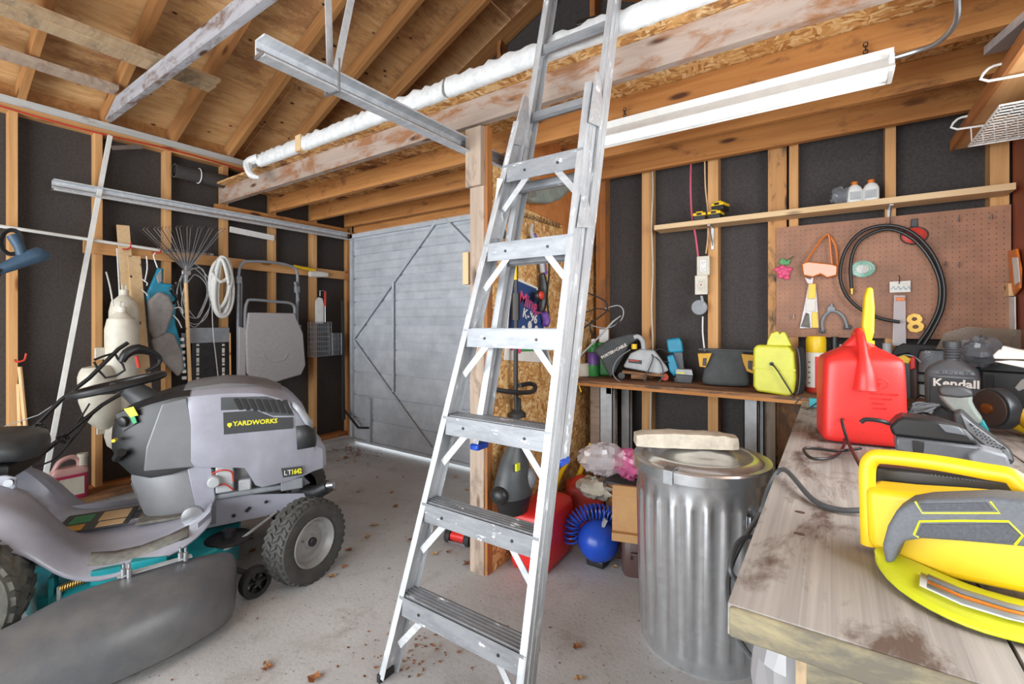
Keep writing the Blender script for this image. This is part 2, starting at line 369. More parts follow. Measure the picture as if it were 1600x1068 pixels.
lumber('door_header', (-4.25, 3.18, 2.325), (-1.5, 3.18, 2.325), .06, .13, 'joist', wb)
for x in (-3.6, -3.15, -2.72, -2.3, -1.86, -1.45, -1.0, -.6, -.2):
    zt = 2.75+.45*(min(x, -1.8-(x+1.8)) + 4.32); lumber('gable_stud', (x, 3.185, 2.46), (x, 3.185, round(zt, 3)), .089, .04, 'stud_dark', wb, up=(1, 0, 0))
lumber('gable_tie', (-2.7, 3.16, 3.3), (-.9, 3.16, 3.3), .03, .09, 'stud_dark', wb)
# right and front walls
wr = MB(); wr.box(.79, -2.5, 0, .805, .2, 2.8); wr.box(.79, 2.1, 0, .805, 3.24, 2.8); wr.box(.79, .2, 0, .805, 2.1, 1.15); wr.box(.79, .2, 2.08, .805, 2.1, 2.8)
wr = struct(wr.build('wall_right', 'felt'))
MB().box(.70, 2.3, .9, .706, 3.14, 2.39).build('wall_panel', 'red_hard', wr, True)
for y in (-2.1, -1.5, -.9, -.3, .18, 2.12, 2.5): lumber('stud', (.748, y, .04), (.748, y, 2.65), .084, .04, 'stud', wr, up=(0, 1, 0))
lumber('top_plate', (.748, -2.5, 2.68), (.748, 3.1, 2.68), .089, .06, 'stud', wr)
wf = MB().box(.78, .22, 1.15, .81, 2.08, 1.18).box(.78, .22, 2.05, .81, 2.08, 2.08).box(.78, .22, 1.18, .81, .25, 2.05).box(.78, 2.05, 1.18, .81, 2.08, 2.05).box(.785, 1.13, 1.18, .805, 1.16, 2.05)
struct(wf.build('window_1', 'white'))
wfr = MB().box(-4.42, -2.52, 2.35, .8, -2.5, 2.8).box(-4.42, -2.52, 0, -4.1, -2.5, 2.35).box(.4, -2.52, 0, .8, -2.5, 2.35)
wfr.prism([(-4.42, -2.52, 2.8), (.82, -2.52, 2.8), (-1.8, -2.52, 3.98)], (0, .02, 0)); struct(wfr.build('wall_front', 'felt'))
# roof: rafters and plywood sheets
SL = math.atan(.45); ce = struct(MB().box(-1.82, -2.5, 3.80, -1.78, 3.2, 3.94).build('ceiling', 'rafter'))
ce['label'] = 'open gable roof with ridge board'
for k in range(-7, 7):
    y = yy+k*.422+.035
    lumber('rafter', (-4.42, y, 2.80-.045), (-1.82, y, 2.80-.045+.45*2.6), .04, .12, 'rafter', ce)
    lumber('rafter', (.82, y, 2.80-.045), (-1.78, y, 2.80-.045+.45*2.6), .04, .12, 'rafter', ce)
lumber('rafter', (-4.42, 3.2, 2.755), (-1.82, 3.2, 2.755+1.17), .04, .12, 'rafter', ce)
def roofsheet(y0, y1, s0, s1, side):
    nx = math.cos(SL); nz = math.sin(SL); L = s1-s0
    p = Vector((-4.44+s0*nx, (y0+y1)/2, 2.83+s0*nz)) if side < 0 else Vector((.84-s0*nx, (y0+y1)/2, 2.83+s0*nz))
    d = Vector((nx if side < 0 else -nx, 0, nz)); up = Vector((-nz if side < 0 else nz, 0, nx))
    fr = frame(p, (0, 1, 0), up)
    g = .004; wd = y1-y0-g
    a = -1 if side < 0 else 1
    MB().box(-wd/2, min(0, -a*0), 0, wd/2, 0, 0) if False else None
    mb = MB().box(-wd/2, (-(L-g) if side < 0 else 0), 0, wd/2, (0 if side < 0 else L-g), .015)
    mb.build('plywood_sheet', 'ply', ce, True, mw=fr)
for side in (-1, 1):
    for i, (s0, s1) in enumerate(((0, 1.22), (1.22, 2.44), (2.44, 2.92))):
        ys = [-2.6, -.35, 2.09, 3.3] if i % 2 == 0 else [-2.6, -1.6, .86, 3.3]
        for a, b in zip(ys, ys[1:]): roofsheet(a, b, s0, s1, side)
lumber('tie_beam', (-4.36, 1.10, 2.80), (.75, 1.10, 2.80), .04, .105, 'tie', ce)
lumber('tie_beam', (-4.36, -.9, 2.80), (.75, -.9, 2.80), .04, .105, 'tie', ce)
for x_ in (-4.41, .81): MB().box(x_-.01, -2.5, 2.74, x_+.01, 3.2, 2.86).build('eave_block', 'rafter', ce, True)
# red wire along the top plate
pts = [Vector((-4.305, y, 2.655+.01*math.sin(y*5))) for y in [-.6+.25*i for i in range(15)]]
tag(MB().tube(pts, .006, 6, smooth=2).build('electric_cable', 'red2'), 'thin red cable stapled along the left wall top plate', 'cable')
# garage door
dr = struct(thing('door_1', '', 'x', (-2.88, 3.13, .03))); del dr['label'], dr['category']
DX0, DX1, DY = -4.235, -1.51, 3.12
for k in range(9):
    z0 = .045+k*.2445; m = MB().box(DX0, DY, z0+.008, DX1, DY+.03, z0+.2385).box(DX0, DY+.014, z0-.0, DX1, DY+.026, z0+.2445)
    for j in (1, 2): m.prism([(DX0, DY+.001, z0+.08*j-.006), (DX0, DY-.007, z0+.08*j-.004), (DX0, DY+.001, z0+.08*j+.018)], (DX1-DX0, 0, 0))
    m.build('door_panel', 'door', dr, True)
fr_ = MB()
for x in (DX0+.02, DX1-.02): fr_.box(x-.02, DY-.03, .03, x+.02, DY-.002, 2.23)
fr_.box(DX0, DY-.03, 2.19, DX1, DY-.002, 2.23).box(DX0, DY-.03, .045, DX1, DY-.002, .07); fr_.build('door_frame', 'door', dr, True)
def brace(a, b, r=.013): MB().tube([AY(*a, 3.095), AY(*b, 3.095)], r, 8).build('brace', 'door', dr, True)
brace((553, 528), (683, 343)); brace((553, 532), (675, 702)); brace((614, 440), (614, 612)); brace((696, 342), (736, 384)); brace((675, 702), (735, 640))
a = AY(577, 622, 3.1); MB().box(a.x-.03, 3.085, .06, a.x+.03, 3.115, a.z).build('stile_plate', 'door', dr, True)
MB().tube([AY(535, 470, 3.0), AY(537, 655, 3.0)], .018, 8).build('spring_tube', 'black', dr, True)
MB().tube([AY(538, 640, 3.02), AY(560, 668, 3.05), AY(575, 668, 3.06)], .012, 6).build('hinge_arm', 'black', dr, True)
# door tracks
def track(x, y0, y1, z, label):
    t = thing('door_track', label, 'track', (x, y0, z))
    prof = [(-.03, .035), (-.03, -.03), (.035, -.038), (.035, -.03), (-.022, -.022), (-.022, .03), (.03, .03), (.03, .038)]
    MB().prism([(x+a, y0, z+b) for a, b in prof], (0, y1-y0, 0)).build('rail', 'track', t, True)
    MB().box(x-.028, y0-.003, z-.034, x+.028, y0, z-.02).box(x-.022, y0, z-.005, x-.018, y1, z+.005).build('lip', 'steel', t, True)
    return t
tk = track(-1.58, .8, 3.08, 2.22, 'bright steel overhead door rail hung from the roof by a strap')
tl = track(-4.235, .8, 3.08, 2.205, 'bright steel door rail running along the left wall to the door')
hy = .8+ (AX(516, 130, -1.58).y-.8)
for dx, dy in ((-.02, 0), (.03, .14)):
    MB().beam((-1.58+.04*(dx > 0), hy, 2.25), (-1.58+dx*2, hy+dy*1.2, 3.1), .028, .004, (1, 0, 0)).build('hanger_strap', 'track', tk, True)
MB().tube([(-1.625, hy+.01, 2.30), (-1.625, hy+.01, 2.18), (-1.54, hy+.01, 2.175), (-1.54, hy+.01, 2.3)], .006, 6).build('hanger_clip', 'steel', tk, True)
# loft
lf = thing('loft_platform', 'storage loft of orange joists and strand board with white foam edge', 'loft', (-1.8, 1.86, 2.31))
for i, (y, m) in enumerate(((1.86, 'joist_white'), (2.27, 'joist'), (2.68, 'joist'), (3.07, 'joist'))):
    x0 = -4.30 if i < 1 else -4.27; x1 = .69; lumber('joist', (x0, y, 2.375), (x1, y, 2.375), .04, .13, m, lf)
for x0, x1 in ((-4.2, -1.9), (-1.895, .68)): MB().box(x0, 1.77, 2.442, x1, 3.13, 2.456).build('deck_sheet', 'osb2' if x0 < -3 else 'osb', lf, True)
def foam(x0, x1, y=1.75):
    rings = []; n = int((x1-x0)/.03)
    for i in range(n+1):
        x = x0+(x1-x0)*i/n; s = 1+.12*random.uniform(-1, 1); h = .085*s
        prof = [(y+.018, 2.44), (y-.012, 2.438), (y-.025, 2.455), (y-.027*s, 2.49), (y-.018, 2.44+h), (y+.0, 2.45+h), (y+.018, 2.44+h)]
        rings.append([Vector((x, a+.003*random.uniform(-1, 1), b)) for a, b in prof])
    MB().loft(rings).build('foam_edging', 'foam', lf, True, ang=60)
foam(-3.45, -2.93); foam(-2.88, -1.62); foam(-1.60, .68)
MB().box(-2.935, 1.718, 2.43, -2.875, 1.772, 2.535).build('tape_wrap', 'pale', lf, True)
MB().tube([(-3.45, 1.74, 2.5), (-3.52, 1.70, 2.46), (-3.44, 1.68, 2.36), (-3.36, 1.70, 2.33)], [.03, .034, .024, .01], 8, smooth=3).build('foam_edging', 'foam', lf, True)
# dark containers seen on the loft
tb = thing('storage_tote', 'dark grey storage tote standing up on the loft deck', 'tote', (-.75, 2.35, 2.456))
MB().lathe([(.26, 0), (.30, .30)], 4, TR(0, 0, 0, PI/4, s=(1.25, .8, 1))).build('body', 'dkgrey', tb, bevel=.01)
MB().lathe([(.33, .30), (.33, .325), (.30, .345)], 4, TR(0, 0, 0, PI/4, s=(1.25, .8, 1))).build('lid', 'black', tb, bevel=.008)
# partition beside the door: post and strand board
wmid = struct(MB().box(-1.47, 1.93, .0, -1.455, 3.228, 2.12).build('wall_middle', 'osb'))
lumber('post', (-1.515, 1.9, 0), (-1.515, 1.9, 2.305), .09, .05, 'weather', wmid, up=(0, 1, 0))
lumber('post', (-1.462, 1.905, 0), (-1.462, 1.905, 2.305), .016, .04, 'stud_dark', wmid, up=(0, 1, 0))
lumber('post_cleat', (-1.52, 1.862, 2.0), (-1.52, 1.862, 2.30), .10, .024, 'weather', wmid, up=(0, 1, 0))
lumber('wood_block', (-1.60, 1.90, 1.50), (-1.60, 1.90, 1.67), .04, .03, 'pale', wmid, up=(0, 1, 0))
MB().prism([AX(*p, -1.448) for p in ((808, 205), (935, 215), (935, 285), (905, 560), (880, 560), (880, 352), (808, 318))], (-.006, 0, 0)).build('plywood_panel', 'plysheet', wmid, True)
# ---------------------------------------------------------------- back bench and upper shelf
bb = thing('wall_bench', 'long thin back wall bench board on grey steel channel legs', 'bench', (-.4, 2.95, 0))
MB().box(-1.43, 2.76, .902, .68, 3.135, .92).build('bench_top', 'benchboard', bb, True)
MB().box(-1.43, 2.757, .885, .68, 2.775, .902).build('front_lip', 'joist', bb, True)
def cleg(u0, u1, y, label=None):
    x0 = AY(u0, 640, y).x; x1 = AY(u1, 640, y).x
    m = MB().box(x0, y, 0, x1, y+.006, .885).box(x0, y, 0, x0+.005, y+.045, .885).box(x1-.005, y, 0, x1, y+.045, .885)
    for z in (.6, .65, .3): m.lathe([(.006, 0), (.006, .002)], 8, TR((x0+x1)/2, y, z, 0, PI/2))
    m.build('leg', 'ltgrey', bb, True)
cleg(937, 957, 2.80); cleg(970, 984, 3.05); cleg(1162, 1184, 2.80); cleg(1186, 1194, 3.05)
MB().box(AY(955, 600, 2.8).x, 2.8, .84, AY(970, 600, 3.05).x, 2.84, .885).build('top_bracket', 'ltgrey', bb, True)
lumber('back_board', (-.32, 3.08, .1), (-.32, 3.08, .9), .02, .10, 'weather', bb, up=(1, 0, 0)); lumber('back_board', (-.2, 3.08, .1), (-.2, 3.08, .9), .02, .11, 'benchboard', bb, up=(1, 0, 0))
MB().box(-1.40, 3.0, .35, -1.22, 3.05, .9).build('side_board', 'weather', bb, True)
sh = thing('wall_shelf', 'narrow pine shelf board high above the pegboard', 'shelf', (-.2, 3.06, 1.91))
x0 = AY(1022, 345, 3.0).x
lumber('shelf_board', (x0, 3.07, 1.912), (.68, 3.07, 1.912), .14, .03, 'pale', sh)
for u in (1109, 1392):
    x = AY(u, 380, 3.05).x; MB().box(x-.008, 3.13, 1.76, x+.008, 3.137, 1.897).box(x-.008, 3.02, 1.89, x+.008, 3.137, 1.897).prism([(x-.002, 3.13, 1.78), (x-.002, 3.03, 1.892), (x-.002, 3.04, 1.895), (x-.002, 3.135, 1.80)], (.004, 0, 0)).build('bracket', 'steel', sh, True)
# right workbench: heavy planks on posts
wbn = thing('workbench', 'heavy weathered plank workbench along the right wall', 'workbench', (.28, 1.74, 0))
px = [-.125, .183, .45, .70]
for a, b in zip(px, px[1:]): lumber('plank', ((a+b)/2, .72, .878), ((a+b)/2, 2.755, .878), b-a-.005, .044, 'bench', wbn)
MB().box(-.12, .712, .856, .69, .722, .898).build('end_board', 'bench_end', wbn, True, bevel=.004)
lumber('apron', (-.03, .80, .79), (.66, .80, .79), .04, .12, 'bench_end', wbn)
lumber('apron', (-.06, 2.7, .79), (.66, 2.7, .79), .04, .12, 'bench_end', wbn)
for x, y in ((.0, .86), (.62, .86), (-.02, 2.62), (.62, 2.62)): lumber('leg', (x, y, 0), (x, y, .855), .09, .09, 'pale_grey', wbn, up=(0, 1, 0))
for u, v in ((1250, 800), (1249, 834), (1243, 830)):
    if u == 1243: continue
    p = AZ(u, v, .9); MB().lathe([(.007, .0), (.007, .0012)], 10, TR(p.x, p.y, .9, s=(1.3, .8, 1))).build('nail_hole', 'brown', wbn, True)
# shelf above the bench on the right wall
rs = thing('side_shelf', 'wide board shelf over the bench on the right wall', 'shelf', (.6, 2.0, 2.13))
lumber('shelf_board', (.59, .9, 2.14), (.59, 3.05, 2.14), .22, .02, 'stud', rs)
lumber('shelf_edge', (.475, .9, 2.15), (.475, 3.05, 2.15), .012, .05, 'stud_dark', rs)
# ================================================================ LADDER
ld = thing('stepladder', 'tall aluminium step and extension ladder leaning on the loft edge', 'ladder', (-1.06, 1.12, 0))
LK = .195
def lp(x, z, off=0): return Vector((x, 1.1+off+LK*z, z))
def lrail(name, p, q, out, dep=.075, fl=.024, mat='alum2', ribs=2):
    fr = frame(p, q-p, (0, 1, -LK)); L = (q-p).length; s = 1 if fr.col[1].x*out > 0 else -1   # local y outward, local z backward
    def b(m, y0, z0, y1, z1): m.box(0, min(y0*s, y1*s), z0, L, max(y0*s, y1*s), z1)
    m = MB(); b(m, -.0015, 0, .0015, dep); b(m, -fl, 0, 0, .003); b(m, -fl, dep-.003, 0, dep)
    for i in range(ribs): z = dep*(i+1)/(ribs+1); b(m, .0015, z-.004, .0045, z+.004)
    m.build(name, mat, ld, True, mw=fr)
lx = lambda z: -1.345+.15*z-.012*z*z*0; rx = lambda z: -.755+.022*z
lrail('side_rail', lp(lx(0)+0, .02), lp(lx(2.09), 2.09), -1); lrail('side_rail', lp(rx(.02), .02), lp(rx(2.16), 2.16), 1)
fxl = lambda z: -1.155+.055*z; fxr = lambda z: -.765+.032*z
FO = .082
lrail('fly_rail', lp(fxl(.84), .84, FO), lp(fxl(3.25), 3.25, FO), -1, .062, .026, 'alum2', 1); lrail('fly_rail', lp(fxr(.84), .84, FO), lp(fxr(3.25), 3.25, FO), 1, .062, .026, 'alum2', 1)
for f, o in ((fxl, .012), (fxr, -.012)):
    p = lp(f(.83)+o, .83, FO+.03); MB().box(-.02, -.034, -.008, .02, .034, .016, TR(p.x, p.y, p.z)).build('foot_cap', 'teal' if 0 else 'blue', ld, True, bevel=.006, label='blue rubber foot cap')
for z in (.305, .635, .95, 1.275, 1.60, 1.91):
    a, b = lx(z)+.002, rx(z)-.002; y = 1.1+LK*z; m = MB().box(a, y-.002, z-.068, b, y+.003, z).box(a, y, z-.004, b, y+.082, z).box(a, y+.079, z-.03, b, y+.082, z)
    for i in range(5): m.box(a, y+.01+i*.015, z, b, y+.016+i*.015, z+.003)
    m.build('step', 'alum', ld, True)
    for x in (a+.10, b-.10): MB().lathe([(.006, -.004), (.005, .002)], 8, TR(x, y-.003, z-.035, 0, PI/2)).build('rivet', 'darksteel', ld, True)
    for x0, x1 in ((a+.115, a+.005), (b-.115, b-.005)):
        MB().beam((x0, y+.006, z-.05), (x1, y-.03*LK, z-.175), .024, .003, (0, 1, 0)).build('step_brace', 'alum2', ld, True)
for z in (.93, 1.235, 1.54, 1.84, 2.145, 2.445, 2.75, 3.06):
    a, b = fxl(z), fxr(z); y = 1.1+FO+LK*z+.03
    MB().loft([[Vector((x, y+p, z+q)) for p, q in ((-.02, -.012), (-.02, .012), (-.008, .02), (.014, .016), (.02, 0), (.014, -.016), (-.008, -.02))] for x in (a, b)]).build('rung', 'alum', ld, True)
for f, sgn in ((lx, 1), (rx, 1)):
    for zz, hh in ((2.0, .2), (1.62, .12)):
        p = lp(f(zz), zz, .0); q = lp(f(zz+hh), zz+hh, 0)
        MB().prism([p+Vector((.008*sgn, .0, 0)), q+Vector((.008*sgn, .01, 0)), q+Vector((.008*sgn, .045, 0)), p+Vector((.008*sgn, .13, .02))], (.004, 0, 0)).build('guide_bracket', 'alum2', ld, True)
    p = lp(f(.0), .0); MB().box(-.014, .0, 0, .004, .07, .03, TR(p.x+(.005), p.y, 0)).build('foot', 'black', ld, True, bevel=.004)
MB().prism([lp(-1.075, 1.86, -.004), lp(-1.045, 1.85, -.004), lp(-1.05, 1.80, -.02), lp(-1.065, 1.77, -.012)], (0, -.002, .002)).build('torn_label', 'paper', ld, True)
# ================================================================ FLUORESCENT FIXTURE
fx = thing('fluorescent_light', 'white fluorescent tube fixture chained under the loft joists', 'light', (-.4, 2.2, 2.25))
X0, X1, Yc, Zb = -1.05, .185, 2.2, 2.235
prof = [(-.075, Zb-.025), (-.07, Zb-.028), (-.022, Zb+.012), (.022, Zb+.012), (.07, Zb-.028), (.075, Zb-.025), (.03, Zb+.028), (.03, Zb+.062), (-.03, Zb+.062), (-.03, Zb+.028)]
MB().loft([[Vector((x, Yc+a, b)) for a, b in prof] for x in (X0, X1)]).build('housing', 'white', fx, True)
for dy in (-.028, .028): MB().tube([(X0+.02, Yc+dy, Zb-.018), (X1-.02, Yc+dy, Zb-.018)], .0125, 12).build('tube', 'tube', fx, True)
for x in (X0, X1-.018): MB().box(x, Yc-.06, Zb-.034, x+.018, Yc+.06, Zb+.03).build('lamp_holder', 'white', fx, True, bevel=.004)
for x in (X1-.08, X0+.2):
    m = MB()
    for i in range(5):
        c = Vector((x, Yc+.02, Zb+.066+i*.014)); R_ = Matrix.Rotation(PI/2*(i % 2), 4, 'Z')
        m.tube([c+R_ @ Vector((.007*math.cos(t), 0, .010*math.sin(t))) for t in [k*PI/4 for k in range(8)]], .0022, 5, True)
    m.build('hanging_chain', 'darksteel', fx, True)
cd = MB().tube([(X1, 2.2, 2.27), (.25, 2.19, 2.27), (.30, 2.14, 2.26), (.33, 2.05, 2.27), (.32, 1.97, 2.33), (.30, 1.92, 2.44)], .009, 8, smooth=6).build('conduit', 'steel'); tag(cd, 'flexible grey metal conduit curving from the light fixture to the loft', 'conduit')
# ================================================================ LEFT WALL ITEMS
def A(u, v, x=-4.22): return AX(u, v, x)
pole = MB().beam(A(172, 212, -4.27), A(62, 790, -4.10), .026, .018, (1, 0, 0)).build('trim_pole', 'white'); tag(pole, 'long white metal strip leaning diagonally on the left wall', 'pole')
rod = MB().tube([A(-60, 344, -4.24), A(265, 393, -4.24)], .011, 8); o = rod.build('extension_pole', 'white'); tag(o, 'thin white pole hung level along the left wall hooks', 'pole')
p0 = A(246, 388, -4.19); p1 = A(332, 397, -4.19); m = MB(); hel = []
L = (p1-p0); N = 150
for i in range(N+1):
    t = i/N; hel.append(p0+L*t+Vector((.010*math.cos(t*2*PI*24), 0, .010*math.sin(t*2*PI*24))))
o = m.tube(hel, .003, 5).build('tension_spring', 'steel'); tag(o, 'long coiled steel spring lying along the top of the hanging rake', 'spring')
# leaf rake hung head up
rk = thing('leaf_rake', 'leaf rake hung with its fan of dark wire tines upward', 'rake', (-4.2, 1.6, .8))
hb = A(297, 600, -4.16); ht = A(290, 432, -4.17)
MB().tube([hb, ht], .0135, 10).build('handle', 'handle', rk, True)
hc = A(289, 400, -4.17)
MB().tube([ht-Vector((0, 0, .05)), ht, hc], [.016, .014, .008], 8).build('ferrule', 'steel', rk, True)
hub = A(291, 425, -4.165)
m = MB(); 
for i in range(24):
    u = 217+(350-217)*i/23; c = A(u, 354+abs(i-11.5)*.35, -4.17)
    mid = hub.lerp(c, .5)+Vector((.012, 0, 0)); kn = c+Vector((.0, 0, .0))
    MB().tube([hub, mid, kn, kn+Vector((.035, 0, .004))], .0028, 5).build('tine', 'steel' if i % 3 else 'darksteel', rk, True)
MB().tube([A(258, 392, -4.165), A(322, 396, -4.165)], .005, 6).build('spreader_bar', 'steel', rk, True)
MB().box(hub.x-.008, hub.y-.03, hub.z-.02, hub.x+.008, hub.y+.03, hub.z+.015).build('head_plate', 'steel', rk, True, bevel=.004)
# boat fenders
def fender(name_lab, top, bot, x, r):
    a = A(*top, x); b = A(*bot, x); h = a.z-b.z; t = thing('boat_fender', name_lab, 'fender', (x, (a.y+b.y)/2, b.z))
    MB().lathe([(.01, 0), (r*.5, .006), (r*.85, .04), (r, .10), (r, h-.12), (r*.85, h-.05), (r*.45, h-.015), (r*.3, h+.0), (r*.3, h+.035), (.006, h+.038)], 20).build('body', 'cream', t)
    lo = MB().tube([(0, -.012, h+.02), (0, -.01, h+.07), (0, .01, h+.07), (0, .012, h+.02)], .005, 6).build('rope_loop', 'rope', t); return t
fender('longer white boat fender hanging behind the other one', (185, 460), (203, 592), -4.15, .085)
fender('front white boat fender hanging lower with a rounded top', (180, 487), (200, 700), -4.03, .092)
o = MB().tube([A(183, 388, -4.2), A(186, 440, -4.16), A(187, 462, -4.15)], .006, 6).build('fender_rope', 'rope'); tag(o, 'white rope tying the rear boat fender to the wall board', 'rope')
o = MB().tube([A(166, 425, -4.2), A(172, 448, -4.1), A(177, 478, -4.03)], .005, 6, smooth=3).build('fender_line', 'rope'); tag(o, 'short white line above the front boat fender', 'rope')
def board_px(name, lab, a, b, w, th, mat, up=(1, 0, 0)):
    o = MB().beam(a, b, w, th, up).build(name, mat); tag(o, lab, 'board'); return o
board_px('loose_board', 'pale board leaning on the wall behind the boat fenders', A(192, 352, -4.27), A(214, 640, -4.21), .072, .018, 'pale')
board_px('loose_board', 'pale board with a dark mark leaning right of the boat fenders', A(209, 400, -4.25), A(230, 640, -4.19), .075, .018, 'pale')
tag(MB().beam(A(204, 430, -4.235), A(218, 470, -4.23), .012, .004, (1, 0, 0)).build('strap_scrap', 'darksteel'), 'small dark strip hanging on the pale board', 'strap')
tag(MB().beam(A(359, 358, -4.28), A(428, 372, -4.28), .01, .05).build('wood_strip', 'white'), 'short white painted strip across the left wall above the folded chair', 'board')
tag(MB().beam(A(174, 231, -4.30), A(222, 229, -4.30), .004, .03).build('metal_bracket', 'steel'), 'small perforated steel strap under the left top plate', 'bracket')
for i, (u, v, u2, v2) in enumerate(((31, 573, 52, 790), (29, 600, 36, 790))):
    tag(MB().tube([A(u, v, -4.28), A(u2, v2, -4.10)], .011, 8).build('wooden_stick', 'handle'), ('taller' if i == 0 else 'shorter')+' of two wooden sticks leaning in the left wall corner', 'stick')
# rolled black felt
a = A(272, 266, -4.22); b = A(356, 285, -4.22)
t = thing('felt_roll', 'black roll of building felt tucked under the left top plate', 'roll', tuple(a)); Tm = frame(a, b-a)
MB().lathe([(.045, 0), (.055, 0), (.055, (b-a).length), (.045, (b-a).length)], 20, Tm @ Matrix.Rotation(PI/2, 4, 'Y'), cap=False).build('roll', 'felt', t, True)
MB().tube([(Tm @ Vector((.17, .059*math.cos(k*PI/8), .059*math.sin(k*PI/8)))) for k in range(16)], .004, 5, True).build('tie', 'white', t, True)
# life jacket
lj = thing('life_jacket', 'grey and turquoise life jacket hanging on white cords', 'life jacket', tuple(A(258, 590, -4.18)))
def slab(pxs, x, th, name, mat, par, bev=.01, lab=None, flip=1): return MB().prism([A(u, v, x) for u, v in pxs], (th*flip, 0, 0)).build(name, mat, par, True, bevel=bev, seg=3, label=lab)
slab([(227, 460), (245, 418), (254, 420), (252, 442), (268, 444), (273, 470), (272, 505), (285, 552), (289, 575), (278, 585), (262, 540), (240, 500), (229, 500)], -4.24, .035, 'turquoise_panel', 'teal', lj, .012)
slab([(228, 470), (246, 455), (262, 462), (270, 482), (262, 505), (256, 520), (238, 530), (231, 515)], -4.205, .05, 'front_panel', 'vestgrey', lj, .02)
slab([(234, 530), (258, 518), (270, 522), (282, 550), (286, 575), (276, 588), (258, 570), (240, 552)], -4.205, .045, 'lower_panel', 'vestgrey', lj, .018)
slab([(243, 432), (251, 420), (252, 440), (246, 443)], -4.2, .02, 'collar', 'vestgrey', lj, .006)
for pts in (((226, 440), (230, 420), (229, 400)), ((246, 418), (240, 400), (243, 395)), ((270, 482), (282, 480), (286, 490)), ((270, 492), (278, 500), (284, 512)), ((222, 436), (230, 442), (229, 446)), ((221, 452), (228, 458), (230, 462))):
    MB().tube([A(u, v, -4.18) for u, v in pts], .0045, 6, smooth=3).build('cord', 'white', lj, True)
m = MB()
for k in range(7): c = A(284+k*.7, 530+k*10, -4.18); MB().box(-.012, -.008, -.012, .012, .012, .012, TR(c.x, c.y, c.z, .3*k)).build('buckle', 'white', lj, True)

tag(MB().tube([A(272+4*math.cos(k)*1.2, 440+k*4.2, -4.2-.01*math.sin(k*2)) for k in range(9)], .012, 6, smooth=2).build('hose_bundle', 'black'), 'dark bundled hose hanging between the life jacket and the rake handle', 'hose')
# loose thin cable
m = MB(); random.seed(3)
for k in range(4):
    pts = []; ph = random.uniform(0, 6)
    for j in range(14):
        t = j/14*2*PI; pts.append(A(305+(20+4*k)*math.cos(t+ph)*.8+3*math.sin(3*t), 460+(34+5*k)*math.sin(t+ph)+3*math.cos(2*t+k), -4.21+.01*math.sin(t*2+k)))
    m.tube(pts, .0035, 5, True, smooth=4)
tag(m.build('wire_coil', 'ltgrey'), 'tangled loops of thin white wire hung behind the rake', 'wire')
tag(MB().tube([A(331, 470, -4.16), A(333, 520, -4.15), A(337, 555, -4.15), A(342, 600, -4.15)], .003, 5, smooth=3).build('loose_string', 'white'), 'single white string hanging in front of the black panel', 'string')
# white rope coil
m = MB()
for k, (du, ph) in enumerate(((0, 0), (3, .5), (-3, 1.0), (5, 1.6), (-5, .3), (1, 2.2), (-2, 2.8), (2, 4.0), (-4, 3.4))):
    pts = []
    for j in range(16):
        t = j/16*2*PI; w_ = 15-abs(k-3)*.8
        pts.append(A(348+du*.6+w_*math.cos(t)*(1-.35*math.sin(t+ph)), 448+(44+3*math.cos(k))*math.sin(t), -4.215+.012*k+.012*math.sin(2*t+ph)))
    m.tube(pts, .0135, 8, True, smooth=3)
m.tube([A(330, 425, -4.14), A(345, 440, -4.12), A(362, 432, -4.13), A(352, 470, -4.12), A(338, 485, -4.13)], .0135, 8, smooth=4)
tag(m.build('rope_coil', 'rope'), 'thick coil of white rope hanging right of the rake', 'rope')
# black traction panel
tp = thing('traction_panel', 'black panel with white dashes and arrow shapes behind the rake handle', 'panel', tuple(A(322, 600, -4.24)))
a, b = A(299, 534, -4.25), A(358, 604, -4.25); MB().box(-4.26, a.y, b.z-.02, -4.235, b.y, a.z).build('mat', 'black', tp, True, bevel=.004)
for u in (309, 349):
    for k in range(9):
        v = 536+k*7.6; c = A(u, v+2, -4.233); h = .028 if k % 2 else .012; MB().box(-4.234, c.y-.010, c.z-h, -4.2325, c.y+.010, c.z+h*.4).build('dash', 'white', tp, True)
for k in range(4):
    c = A(329, 541+k*19, -4.23); q = c.y
    MB().prism([(-4.234, q-.055, c.z), (-4.234, q, c.z+.028), (-4.234, q+.055, c.z), (-4.234, q, c.z-.004)], (.006, 0, 0)).prism([(-4.234, q-.055, c.z-.012), (-4.234, q+.055, c.z-.012), (-4.234, q, c.z-.035)], (.006, 0, 0)).build('arrow_block', 'black', tp, True)
a, b = A(292, 512, -4.23), A(357, 534, -4.23)
MB().box(-4.25, a.y, b.z, -4.21, b.y, a.z).box(-4.252, a.y-.035, b.z-.03, -4.23, a.y+.02, a.z-.04).build('top_plate', 'grey', tp, True, bevel=.003)
tag(MB().beam(A(359, 520, -4.22), A(360, 602, -4.16), .012, .018).build('thin_batten', 'stud'), 'thin orange batten beside the black panel', 'board')
